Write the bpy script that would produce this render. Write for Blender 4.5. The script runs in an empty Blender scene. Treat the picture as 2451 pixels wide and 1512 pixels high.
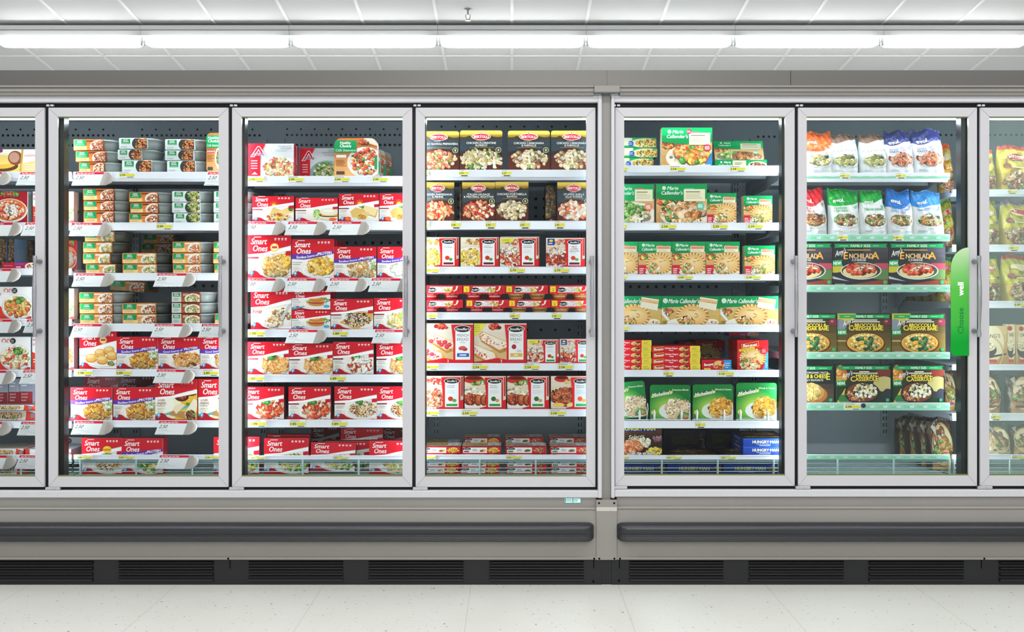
import bpy, bmesh, math, random
import numpy as np
from mathutils import Vector, Matrix, Euler

SC = bpy.context.scene
COL = SC.collection
# ---------------------------------------------------------------- measures
CAM_D, EYE, FPX, HX, HY = 4.2, 1.21, 2426.0, 1225.5, 700.0   # camera distance, eye height, focal length and principal point (2451x1512 frame)
def S(y): return (CAM_D + y) / FPX
def X(px, y=0.0): return (px - HX) * S(y)
def Z(py, y=0.0): return EYE + (HY - py) * S(y)

# ---------------------------------------------------------------- colours
def srgb(c):
    if isinstance(c, str):
        c = c.lstrip('#'); c = tuple(int(c[i:i+2], 16) for i in (0, 2, 4))
    return tuple((x/255/12.92) if x/255 <= 0.04045 else ((x/255+0.055)/1.055)**2.4 for x in c)
def rgb(c):
    if isinstance(c, str):
        c = c.lstrip('#'); return tuple(int(c[i:i+2], 16) for i in (0, 2, 4))
    return tuple(c)
def mul(c, k): return tuple(max(0, min(255, x*k)) for x in rgb(c))
def mixc(a, b, t): a, b = rgb(a), rgb(b); return tuple(a[i]*(1-t)+b[i]*t for i in range(3))

# ---------------------------------------------------------------- materials
def nt(name):
    m = bpy.data.materials.new(name); m.use_nodes = True
    t = m.node_tree; t.nodes.clear()
    out = t.nodes.new('ShaderNodeOutputMaterial')
    return m, t, out
def pmat(name, c, rough=0.5, metal=0.0, spec=0.5, bump=None, emit=None, vary=None):
    m, t, out = nt(name)
    b = t.nodes.new('ShaderNodeBsdfPrincipled')
    b.inputs['Roughness'].default_value = rough; b.inputs['Metallic'].default_value = metal
    b.inputs['Specular IOR Level'].default_value = spec
    col = (*srgb(c), 1)
    b.inputs['Base Color'].default_value = col
    t.links.new(b.outputs[0], out.inputs[0])
    if vary:                                   # soft mottling: (scale, amount)
        tc = t.nodes.new('ShaderNodeTexCoord'); n = t.nodes.new('ShaderNodeTexNoise'); n.inputs['Scale'].default_value = vary[0]
        r = t.nodes.new('ShaderNodeValToRGB')
        r.color_ramp.elements[0].position = .3; r.color_ramp.elements[1].position = .7
        r.color_ramp.elements[0].color = (*[x*(1-vary[1]) for x in col[:3]], 1); r.color_ramp.elements[1].color = (*[min(1, x*(1+vary[1])) for x in col[:3]], 1)
        t.links.new(tc.outputs['Object'], n.inputs['Vector']); t.links.new(n.outputs['Fac'], r.inputs[0]); t.links.new(r.outputs[0], b.inputs['Base Color'])
    if bump:                                   # (scale vector, strength, distance)
        tc = t.nodes.new('ShaderNodeTexCoord'); mp = t.nodes.new('ShaderNodeMapping'); mp.inputs['Scale'].default_value = bump[0]
        n = t.nodes.new('ShaderNodeTexNoise'); n.inputs['Scale'].default_value = 1.0; n.inputs['Detail'].default_value = 3
        bp = t.nodes.new('ShaderNodeBump'); bp.inputs['Strength'].default_value = bump[1]; bp.inputs['Distance'].default_value = bump[2]
        t.links.new(tc.outputs['Object'], mp.inputs[0]); t.links.new(mp.outputs[0], n.inputs['Vector'])
        t.links.new(n.outputs['Fac'], bp.inputs['Height']); t.links.new(bp.outputs[0], b.inputs['Normal'])
    if emit:
        b.inputs['Emission Color'].default_value = (*srgb(emit[0]), 1); b.inputs['Emission Strength'].default_value = emit[1]
    return m
def printmat(name, rough, spec, coat=0.0, tint=None):
    m, t, out = nt(name)
    b = t.nodes.new('ShaderNodeBsdfPrincipled'); a = t.nodes.new('ShaderNodeAttribute'); a.attribute_name = 'Col'
    b.inputs['Roughness'].default_value = rough; b.inputs['Specular IOR Level'].default_value = spec
    b.inputs['Coat Weight'].default_value = coat; b.inputs['Coat Roughness'].default_value = 0.12
    src = a.outputs['Color']
    if tint:
        mx = t.nodes.new('ShaderNodeMixRGB'); mx.blend_type = 'MULTIPLY'; mx.inputs[0].default_value = 1; mx.inputs[2].default_value = (*srgb(tint), 1)
        t.links.new(src, mx.inputs[1]); src = mx.outputs[0]
    t.links.new(src, b.inputs['Base Color']); t.links.new(b.outputs[0], out.inputs[0])
    return m
M = {}
M['print'] = printmat('printed_card', 0.4, 0.18)
M['film'] = printmat('printed_film', 0.28, 0.4)
M['white_metal'] = pmat('white_coated_metal', (190, 190, 194), 0.38, 0.0, 0.4)
M['door_frame'] = pmat('anodised_door_frame', (184, 183, 187), 0.36, 0.0, 0.45, vary=(3, .02))
M['grey_metal'] = pmat('grey_painted_metal', (130, 127, 122), 0.34, 0.0, 0.5, vary=(2.0, .05))
M['grey_panel'] = pmat('grey_front_panel', (136, 133, 127), 0.33, 0.0, 0.5, vary=(1.6, .05))
M['canopy'] = pmat('satin_canopy_metal', (104, 102, 98), 0.36, 0.88, 0.5)
M['black'] = pmat('black_gasket', (9, 9, 10), 0.5, 0.0, 0.3)
M['mullion'] = pmat('black_mullion', (14, 15, 18), 0.42, 0.0, 0.3)
M['bumper'] = pmat('charcoal_bumper', (34, 35, 40), 0.3, 0.0, 0.5)
M['kick'] = pmat('black_kick_plate', (20, 20, 24), 0.4, 0.0, 0.45, vary=(5, .1))
M['hole'] = pmat('dark_slot', (4, 4, 5), 0.7, 0.0, 0.1)
M['liner'] = pmat('freezer_liner', (205, 220, 228), 0.45, 0.0, 0.4, vary=(4, .1))
M['shelf'] = pmat('white_shelf', (205, 214, 224), 0.4, 0.0, 0.4)
M['under'] = pmat('shelf_pan', (132, 142, 152), 0.45)
M['rail'] = pmat('price_rail', (240, 245, 255), 0.3, 0.0, 0.5)
M['wire'] = pmat('coated_wire', (176, 204, 200), 0.4)
M['chrome'] = pmat('crinkled_chrome', (168, 168, 174), 0.36, 1.0, 0.5, bump=((110, 110, 14), 0.8, 0.004))
M['steel'] = pmat('hinge_steel', (190, 190, 192), 0.35, 0.8)
M['floor_t'] = None
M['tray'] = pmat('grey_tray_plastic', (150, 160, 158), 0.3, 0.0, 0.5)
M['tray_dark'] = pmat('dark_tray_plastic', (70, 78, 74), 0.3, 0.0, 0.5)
M['lamp'] = pmat('lit_tube', (255, 255, 255), 0.5, emit=((250, 252, 255), 17.0))
M['led'] = pmat('lit_led_strip', (255, 255, 255), 0.5, emit=((225, 242, 255), 1.6))
M['edge'] = pmat('green_glass_edge', (104, 112, 52), 0.3)
M['clear'] = pmat('clear_plastic', (225, 230, 232), 0.15); M['socket'] = pmat('grey_tube_socket', (120, 124, 124), 0.4)
M['grey_flap'] = pmat('grey_card_flap', (176, 169, 163), 0.5)

def glass(name, haze, tint, hazecol=(200, 225, 215)):
    m, t, out = nt(name)
    tr = t.nodes.new('ShaderNodeBsdfTransparent'); tr.inputs[0].default_value = (*tint, 1)
    gl = t.nodes.new('ShaderNodeBsdfGlossy'); gl.inputs['Roughness'].default_value = 0.02
    fr = t.nodes.new('ShaderNodeFresnel'); fr.inputs[0].default_value = 1.25
    mx = t.nodes.new('ShaderNodeMixShader')
    t.links.new(fr.outputs[0], mx.inputs[0]); t.links.new(tr.outputs[0], mx.inputs[1]); t.links.new(gl.outputs[0], mx.inputs[2])
    last = mx
    if haze > 0:  # milky reflections on the pane, painted in as a diffuse mix
        df = t.nodes.new('ShaderNodeBsdfDiffuse'); df.inputs[0].default_value = (*srgb(hazecol), 1)
        m2 = t.nodes.new('ShaderNodeMixShader'); m2.inputs[0].default_value = haze
        t.links.new(mx.outputs[0], m2.inputs[1]); t.links.new(df.outputs[0], m2.inputs[2]); last = m2
    t.links.new(last.outputs[0], out.inputs[0])
    return m
M['glass'] = glass('door_glass', 0.0, (.965, .985, .98))
M['glass_soft'] = glass('door_glass_faint_sheen', 0.018, (.95, .98, .97))
M['glass_haze'] = glass('door_glass_sheen_haze', 0.17, (.93, .97, .95))

# ---------------------------------------------------------------- mesh builder
class MB:
    def __init__(s): s.v = []; s.f = []; s.c = []; s.smooth = []
    def face(s, pts, c=(255, 255, 255), sm=False):
        n = len(s.v); s.v.extend(pts); s.f.append(tuple(range(n, n+len(pts)))); s.c.append(c); s.smooth.append(sm)
    def grid(s, rows, cfn=None, c=(255, 255, 255), close=False, sm=True, flip=False):
        """rows: list of equally long lists of points."""
        n0 = len(s.v); nc = len(rows[0])
        for r in rows: s.v.extend(r)
        for i in range(len(rows)-1):
            for j in range(nc if close else nc-1):
                k = (j+1) % nc
                q = (n0+i*nc+j, n0+i*nc+k, n0+(i+1)*nc+k, n0+(i+1)*nc+j)
                s.f.append(q[::-1] if flip else q); s.c.append(cfn(i, j) if cfn else c); s.smooth.append(sm)
    def box(s, x0, x1, y0, y1, z0, z1, c=(255, 255, 255), b=0.0, cols=None):
        """chamfered box; cols: dict front/back/left/right/top/bottom."""
        if x1 < x0: x0, x1 = x1, x0
        if y1 < y0: y0, y1 = y1, y0
        if z1 < z0: z0, z1 = z1, z0
        b = min(b, .45*(x1-x0), .45*(y1-y0), .45*(z1-z0))
        g = lambda k: (cols or {}).get(k, c)
        lo, hi = (x0, y0, z0), (x1, y1, z1)
        def P(ax, sx, sy, sz):             # corner (signs) on the face whose axis is ax
            o = []
            for i, sg in enumerate((sx, sy, sz)):
                val = hi[i] if sg > 0 else lo[i]
                if i != ax: val -= sg*b
                o.append(val)
            return tuple(o)
        n0 = len(s.v); idx = {}
        for sx in (-1, 1):
            for sy in (-1, 1):
                for sz in (-1, 1):
                    if b <= 0:
                        idx[0, sx, sy, sz] = idx[1, sx, sy, sz] = idx[2, sx, sy, sz] = len(s.v); s.v.append(P(0, sx, sy, sz))
                    else:
                        for ax in range(3): idx[ax, sx, sy, sz] = len(s.v); s.v.append(P(ax, sx, sy, sz))
        def q(ids, col): s.f.append(tuple(ids)); s.c.append(col); s.smooth.append(False)
        I = lambda ax, a: idx[(ax,)+a]
        q([I(1, a) for a in ((-1,-1,-1),(1,-1,-1),(1,-1,1),(-1,-1,1))], g('front'))
        q([I(1, a) for a in ((1,1,-1),(-1,1,-1),(-1,1,1),(1,1,1))], g('back'))
        q([I(0, a) for a in ((-1,1,-1),(-1,-1,-1),(-1,-1,1),(-1,1,1))], g('left'))
        q([I(0, a) for a in ((1,-1,-1),(1,1,-1),(1,1,1),(1,-1,1))], g('right'))
        q([I(2, a) for a in ((-1,-1,1),(1,-1,1),(1,1,1),(-1,1,1))], g('top'))
        q([I(2, a) for a in ((-1,1,-1),(1,1,-1),(1,-1,-1),(-1,-1,-1))], g('bottom'))
        if b > 0:
            for sx in (-1, 1):
                for sy in (-1, 1):
                    q([I(0, (sx, sy, -1)), I(1, (sx, sy, -1)), I(1, (sx, sy, 1)), I(0, (sx, sy, 1))][::sx*sy], g('left' if sx < 0 else 'right'))
                for sz in (-1, 1):
                    q([I(0, (sx, -1, sz)), I(0, (sx, 1, sz)), I(2, (sx, 1, sz)), I(2, (sx, -1, sz))][::sx*sz], g('top' if sz > 0 else 'bottom'))
            for sy in (-1, 1):
                for sz in (-1, 1):
                    q([I(1, (-1, sy, sz)), I(2, (-1, sy, sz)), I(2, (1, sy, sz)), I(1, (1, sy, sz))][::sy*sz], g('front' if sy < 0 else 'back'))
            for sx in (-1, 1):
                for sy in (-1, 1):
                    for sz in (-1, 1): q([I(0, (sx, sy, sz)), I(1, (sx, sy, sz)), I(2, (sx, sy, sz))][::-sx*sy*sz], g('front' if sy < 0 else 'back'))
    def prism_x(s, prof, x0, x1, c=(255, 255, 255), sm=False):
        """profile of (y,z) points (closed) pulled along x."""
        n = len(prof); n0 = len(s.v)
        for x in (x0, x1): s.v.extend((x, p[0], p[1]) for p in prof)
        for i in range(n):
            k = (i+1) % n
            s.f.append((n0+i, n0+k, n0+n+k, n0+n+i)); s.c.append(c); s.smooth.append(sm)
        s.f.append(tuple(range(n0+n-1, n0-1, -1))); s.f.append(tuple(range(n0+n, n0+2*n)))
        s.c += [c, c]; s.smooth += [False, False]
    def prism_y(s, prof, y0, y1, c=(255, 255, 255), side=None, sm=False):
        """outline of (x,z) points pulled along y."""
        n = len(prof); n0 = len(s.v)
        for y in (y0, y1): s.v.extend((p[0], y, p[1]) for p in prof)
        for i in range(n):
            k = (i+1) % n
            s.f.append((n0+k, n0+i, n0+n+i, n0+n+k)); s.c.append(side[i] if isinstance(side, list) else (side or c)); s.smooth.append(sm)
        s.f.append(tuple(range(n0, n0+n))); s.f.append(tuple(range(n0+2*n-1, n0+n-1, -1)))
        s.c += [c, side[0] if isinstance(side, list) else (side or c)]; s.smooth += [False, False]
    def tube(s, pts, r, n=8, c=(255, 255, 255), caps=True):
        pts = [Vector(p) for p in pts]; rr = r if isinstance(r, (list, tuple)) else [r]*len(pts)
        rows = []
        for i, p in enumerate(pts):
            d = (pts[min(i+1, len(pts)-1)] - pts[max(i-1, 0)]).normalized()
            a = d.cross(Vector((0, 0, 1)) if abs(d.z) < .9 else Vector((0, 1, 0))).normalized(); b = d.cross(a)
            rows.append([tuple(p + rr[i]*(math.cos(t)*a + math.sin(t)*b)) for t in (2*math.pi*k/n for k in range(n))])
        s.grid(rows, c=c, close=True)
        if caps: s.face(rows[0][::-1], c); s.face(rows[-1], c)
    def lathe(s, prof, n=20, c=(255, 255, 255), cx=0, cy=0, cfn=None):
        rows = [[(cx+r*math.cos(2*math.pi*k/n), cy+r*math.sin(2*math.pi*k/n), z) for k in range(n)] for r, z in prof]
        s.grid(rows, cfn=cfn, c=c, close=True, flip=False)
        s.face(rows[0][::-1], c); s.face(rows[-1], c)
    def art(s, a, place):
        """printed art: place(x, z, off) puts a point of the flat art on the surface, off above it."""
        for pts, c, L in a.polys:
            off = 0.00025 + L*5e-6
            s.face([place(p[0], p[1], off) for p in pts], c)
    def mesh(s, name):
        me = bpy.data.meshes.new(name)
        me.from_pydata([tuple(map(float, p)) for p in s.v], [], s.f)
        at = me.color_attributes.new('Col', 'FLOAT_COLOR', 'CORNER')
        cl = {}
        arr = []
        for c in s.c:
            k = tuple(c) if not isinstance(c, str) else c
            if k not in cl: cl[k] = (*srgb(k), 1.0)
            arr.append(cl[k])
        cnt = np.array([len(f) for f in s.f])
        at.data.foreach_set('color', np.repeat(np.array(arr, dtype=np.float32), cnt, axis=0).ravel())
        me.polygons.foreach_set('use_smooth', np.array(s.smooth, dtype=bool))
        me.update()
        return me
def link(name, me, mat, parent=None, loc=None):
    if isinstance(me, MB): me = me.mesh(name)
    if mat is not None and not me.materials: me.materials.append(M[mat] if isinstance(mat, str) else mat)
    o = bpy.data.objects.new(name, me); COL.objects.link(o)
    if parent: o.parent = parent
    if loc: o.location = loc
    return o
def empty(name, loc=(0, 0, 0)):
    o = bpy.data.objects.new(name, None); o.empty_display_size = 0.05; COL.objects.link(o); o.location = loc; return o
LABELS = {}
def tag(o, label, cat, group=None):
    n = len(label.split())
    if not 4 <= n <= 16: print('LABEL LENGTH', n, label)
    o['label'] = label; o['category'] = cat
    if group: o['group'] = group
    LABELS.setdefault(label, []).append((o.name, group))
    return o

# ---------------------------------------------------------------- text as flat triangles
_T = {}
def glyphs(s, bold):
    k = (s, bold)
    if k in _T: return _T[k]
    cu = bpy.data.curves.new('txt', 'FONT'); cu.body = s; cu.resolution_u = 2; cu.offset = bold
    o = bpy.data.objects.new('txt', cu); COL.objects.link(o)
    dg = bpy.context.evaluated_depsgraph_get()
    me = bpy.data.meshes.new_from_object(o.evaluated_get(dg))
    me.calc_loop_triangles()
    v = [(p.co.x, p.co.y) for p in me.vertices]
    t = [tuple(v[i] for i in tr.vertices) for tr in me.loop_triangles]
    bpy.data.objects.remove(o); bpy.data.meshes.remove(me); bpy.data.curves.remove(cu)
    xs = [p[0] for q in t for p in q] or [0, 1]
    _T[k] = (t, min(xs), max(xs))
    return _T[k]
CAP = max(p[1] for q in glyphs('H', 0)[0] for p in q)

def clip_poly(pts, clip):
    out = list(pts)
    for i in range(len(clip)):
        a, b = clip[i], clip[(i+1) % len(clip)]
        ex, ey = b[0]-a[0], b[1]-a[1]
        inp, out = out, []
        if not inp: return []
        d = [ex*(p[1]-a[1]) - ey*(p[0]-a[0]) for p in inp]
        for j in range(len(inp)):
            k = (j+1) % len(inp)
            if d[j] >= 0: out.append(inp[j])
            if (d[j] >= 0) != (d[k] >= 0):
                t = d[j]/(d[j]-d[k]); out.append((inp[j][0]+t*(inp[k][0]-inp[j][0]), inp[j][1]+t*(inp[k][1]-inp[j][1])))
    return out
def area(p): return .5*sum(p[i][0]*p[(i+1) % len(p)][1]-p[(i+1) % len(p)][0]*p[i][1] for i in range(len(p)))
def round_rect(w, h, r, n=5, top_only=False):
    """outline counter-clockwise from the lower left."""
    o = []
    for cx, cy, a0, rr in ((w-r, r, -90, 0 if top_only else r), (w-r, h-r, 0, r), (r, h-r, 90, r), (r, r, 180, 0 if top_only else r)):
        if rr == 0: o.append((w if cx > w/2 else 0, 0)); continue
        for k in range(n+1):
            a = math.radians(a0+90*k/n); o.append((cx+r*math.cos(a), cy+r*math.sin(a)))
    return o

class Art:
    """printed artwork on a flat face w x h (metres); u,v are fractions from the upper left."""
    def __init__(s, w, h, seed=1, outline=None):
        s.w, s.h, s.polys, s.L = w, h, [], 0
        s.clip = outline or [(0, 0), (w, 0), (w, h), (0, h)]
        s.r = random.Random(seed)
    def P(s, u, v): return (u*s.w, (1-v)*s.h)
    def raw(s, pts, c):
        if area(pts) < 0: pts = pts[::-1]
        xs = [p[0] for p in pts]; ys = [p[1] for p in pts]
        if min(xs) < .0005 or min(ys) < .0005 or max(xs) > s.w-.0005 or max(ys) > s.h-.0005 or len(s.clip) > 4: pts = clip_poly(pts, s.clip)
        if len(pts) >= 3 and abs(area(pts)) > 1e-10: s.polys.append((pts, c, s.L))
    def poly(s, uv, c): s.L += 1; s.raw([s.P(*p) for p in uv], c)
    def rect(s, u0, v0, u1, v1, c): s.poly([(u0, v1), (u1, v1), (u1, v0), (u0, v0)], c)
    def fill(s, c): s.rect(0, 0, 1, 1, c)
    def ell(s, u, v, ru, rv, c, n=22, rot=0.0):
        s.L += 1
        ca, sa = math.cos(rot), math.sin(rot); x0, y0 = s.P(u, v)
        s.raw([(x0+ca*ru*s.w*math.cos(t)-sa*rv*s.h*math.sin(t), y0+sa*ru*s.w*math.cos(t)+ca*rv*s.h*math.sin(t)) for t in (2*math.pi*k/n for k in range(n))], c)
    def circ(s, u, v, r, c, n=20): s.ell(u, v, r*s.h/s.w, r, c, n)          # r in heights
    def ring(s, u, v, ru, rv, c, th, n=26, a0=0, a1=360):
        s.L += 1
        for k in range(n):
            t0, t1 = (math.radians(a0+(a1-a0)*(k+i)/n) for i in (0, 1))
            s.raw([s.P(u+q*ru*math.cos(t), v-q2*rv*math.sin(t)) for t, q, q2 in ((t0, 1, 1), (t1, 1, 1), (t1, 1-th, 1-th), (t0, 1-th, 1-th))], c)
    def band(s, ft, fb, c, u0=0.0, u1=1.0, n=14):
        s.L += 1
        for k in range(n):
            a, b = u0+(u1-u0)*k/n, u0+(u1-u0)*(k+1)/n
            s.raw([s.P(a, fb(a)), s.P(b, fb(b)), s.P(b, ft(b)), s.P(a, ft(a))], c)
    def grad(s, v0, v1, c0, c1, n=8, u0=0.0, u1=1.0):
        s.L += 1
        for k in range(n):
            s.raw([s.P(*p) for p in ((u0, v0+(v1-v0)*(k+1)/n), (u1, v0+(v1-v0)*(k+1)/n), (u1, v0+(v1-v0)*k/n), (u0, v0+(v1-v0)*k/n))], mixc(c0, c1, (k+.5)/n))
    def text(s, t, u, v, h, c, al='l', w=None, bold=0.0, shear=0.0, rot=0.0, warp=None, outline=None, ow=0.03, xs=1.0):
        """baseline at (u,v); h = capital height in face heights; w = greatest width in face widths."""
        tri, x0, x1 = glyphs(t, 0.0)
        k = h*s.h/CAP; kx = k*xs
        if w and (x1-x0)*kx > w*s.w: kx = w*s.w/(x1-x0)
        W = (x1-x0)*kx
        ox = -x0*kx - (0 if al == 'l' else W/2 if al == 'c' else W)
        px, py = s.P(u, v); ca, sa = math.cos(rot), math.sin(rot)
        passes = []
        if outline: q = bold*.8+ow; passes.append((outline, [(q*math.cos(i*math.pi/4), q*math.sin(i*math.pi/4)) for i in range(8)]))
        b_ = bold*.8; passes.append((c, [(0, 0)] if b_ < .008 else [(-b_, 0), (b_, 0), (0, -b_*.7), (0, b_*.7)]))
        for cc, offs in passes:
            s.L += 1
            for dx, dy in offs:
                for q in tri:
                    pts = []
                    for x, y in q:
                        X_, Y_ = x*kx+ox+shear*y*k+dx*k, y*k+dy*k
                        if warp: Y_ -= warp(u+X_/s.w)*s.h
                        pts.append((px+ca*X_-sa*Y_, py+sa*X_+ca*Y_))
                    s.raw(pts, cc)
                s.L += .25
    def lines(s, u0, v0, u1, n, dv, c, th=.012):
        for k in range(n):
            s.rect(u0, v0+k*dv, u0+(u1-u0)*s.r.uniform(.65, 1), v0+k*dv+th, c)
    def piece(s, x, y, sz, c, kind, a=None):
        r = s.r; a = r.uniform(0, math.pi) if a is None else a
        ca, sa = math.cos(a), math.sin(a)
        T = lambda p: (x+ca*p[0]-sa*p[1], y+sa*p[0]+ca*p[1])
        dk, hl = mul(c, .5), mixc(c, (255, 250, 235), .38)
        if kind == 'blob':
            base = [(sz*r.uniform(.75, 1.1)*math.cos(t), sz*r.uniform(.6, .95)*math.sin(t)) for t in (2*math.pi*k/8 for k in range(8))]
            s.L += 1; s.raw([(p[0]+.14*sz, p[1]-.2*sz) for p in map(T, base)], dk)
            s.L += 1; s.raw([T(p) for p in base], c)
            s.L += 1; s.raw([(p[0]*.42-.2*sz*0+x*.58-.18*sz, p[1]*.42+y*.58+.22*sz) for p in map(T, base)], hl)
        elif kind == 'stick':
            L, W = sz*1.7, sz*.5
            base = [(-L, -W*.7), (-L*.8, -W), (L*.8, -W), (L, -W*.6), (L, W*.6), (L*.8, W), (-L*.8, W), (-L, W*.7)]
            s.L += 1; s.raw([(p[0]+.1*sz, p[1]-.22*sz) for p in map(T, base)], dk)
            s.L += 1; s.raw([T(p) for p in base], c)
            s.L += 1; s.raw([T(p) for p in ((-L*.7, W*.1), (L*.7, W*.1), (L*.6, W*.6), (-L*.6, W*.6))], hl)
        elif kind == 'curl':
            R, t = sz*.9, sz*.42; sp = r.uniform(2.6, 4.2)
            for dd, cc, q in ((-.16*sz, dk, 1.0), (0, c, 1.0), (0.03*sz, hl, .35)):
                s.L += 1
                for k in range(6):
                    t0, t1 = sp*k/6, sp*(k+1)/6
                    ri, ro = R-t*q, R+(t*.3 if q == 1 else -t*.1)
                    s.raw([(p[0], p[1]+dd) for p in map(T, ((ri*math.cos(t0), ri*math.sin(t0)), (ro*math.cos(t0), ro*math.sin(t0)), (ro*math.cos(t1), ro*math.sin(t1)), (ri*math.cos(t1), ri*math.sin(t1))))], cc)
        elif kind == 'grain':
            s.L += 1; s.raw([T(p) for p in ((-sz*.7, -sz*.3), (sz*.7, -sz*.3), (sz*.6, sz*.3), (-sz*.6, sz*.3))], c)
    def food(s, u, v, ru, rv, pal, n=60, size=.06, kind='blob', base=None):
        if base: s.ell(u, v, ru, rv, base)
        if kind != 'grain' or n > 40:
            for _ in range(max(6, n//2)):
                t, q = s.r.uniform(0, 2*math.pi), math.sqrt(s.r.random())*.9
                x, y = s.P(u+ru*q*math.cos(t), v+rv*q*math.sin(t)); z = max(size, .05)*s.h*s.r.uniform(.9, 1.5)
                if s.L % 3 == 0: s.L += 1
                s.raw([(x+z*s.r.uniform(.7, 1)*math.cos(k), y+z*s.r.uniform(.55, .8)*math.sin(k)) for k in (2*math.pi*i/7 for i in range(7))], mul(s.r.choice(pal), s.r.uniform(.5, .75)))
                s.L += 1
        n = int(n*1.55); size *= .86
        pts = []
        for _ in range(n):
            t, q = s.r.uniform(0, 2*math.pi), math.sqrt(s.r.random())*.93
            pts.append((v+rv*q*math.sin(t), u+ru*q*math.cos(t)))
        pts.sort()
        for pv, pu in pts:
            x, y = s.P(pu, pv); c = mul(s.r.choice(pal), s.r.uniform(.85, 1.12))
            k = kind if isinstance(kind, str) else s.r.choice(kind)
            s.piece(x, y, size*s.h*s.r.uniform(.7, 1.25), c, k)
    def plate(s, u, v, ru, rv, c='#f4f2ee', rim='#d5d2cc', lip=None):
        s.ell(u, v+.02, ru*1.02, rv*1.05, rim); s.ell(u, v, ru, rv, c)
        s.ell(u, v+.01, ru*.86, rv*.8, lip or mul(c, .95))
    def pie(s, u, v, ru, rv, crust='#e3b56c'):
        """a domed golden crust, crimped along its edge, cut open at the lower left."""
        s.ell(u, v+rv*.06, ru*1.02, rv*1.02, mul(crust, .62)); s.ell(u, v, ru, rv, crust)
        for k in range(5): s.ell(u+ru*.05*k*.5, v-rv*.06*k, ru*(.86-.14*k), rv*(.74-.14*k), mixc(crust, '#f8e2b0', .14*(k+1)))
        for k in range(26):
            a = math.radians(-20+400*k/26)
            s.L += 1
            for q, cc in ((0, '#f6dca2'), (.09, '#a86e2e')):
                s.raw([s.P(u+ru*math.cos(a+d+q)*f, v-rv*math.sin(a+d+q)*f) for d, f in ((-.05, .84), (.04, .84), (.05, 1.03), (-.05, 1.03))], cc)
        for _ in range(5):
            s.ell(u+s.r.uniform(-.5, .5)*ru, v+s.r.uniform(-.6, .1)*rv, ru*.14, rv*.05, mul(crust, .83), rot=s.r.uniform(-.5, .5))
        s.ell(u-ru*.36, v+rv*.45, ru*.44, rv*.46, '#8a4a1c')
        s.food(u-ru*.38, v+rv*.5, ru*.5, rv*.5, ['#f2e0bc', '#e8843a', '#4f8f3a', '#f5ecd2', '#d9a860', '#3e7d34', '#f08a3c'], 46, .055, 'blob')
# ================================================================= printed designs
RED, MAROON, CREAM, WHITE = '#cf1528', '#8c1020', '#f3e8cc', '#fbfbfa'
PASTA = ['#f3c56a', '#e9a94a', '#f7d98e', '#d98f3a', '#f4d27c']
CREAMY = ['#f2e6c8', '#e6d3a4', '#f7f0dc', '#d9bf86', '#efe0b8']
TOMATO = ['#c8321e', '#dd5a32', '#e88a52', '#f0c79a', '#b02415', '#f3e2c8']
GREENS = ['#3f7d2e', '#5b9a3c', '#2f6428', '#7fae4f']
GOLD = ['#d9952f', '#e8b24e', '#c67c22', '#f0c670', '#b56a1c']
BROWN = ['#8a4a22', '#6d3516', '#a8622e', '#c58447', '#532610']

def brand_lines(a, x, y, h, c, bold=.025):
    a.text('Smart', x, y, h, c, bold=bold, shear=.2, xs=.88, w=.36); a.text('Ones', x+.035, y+h*1.2, h, c, bold=bold, shear=.2, xs=.88, w=.34)
    a.rect(x+.07, y-h*1.3, x+.24, y-h*1.15, '#f6d5d6')

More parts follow.
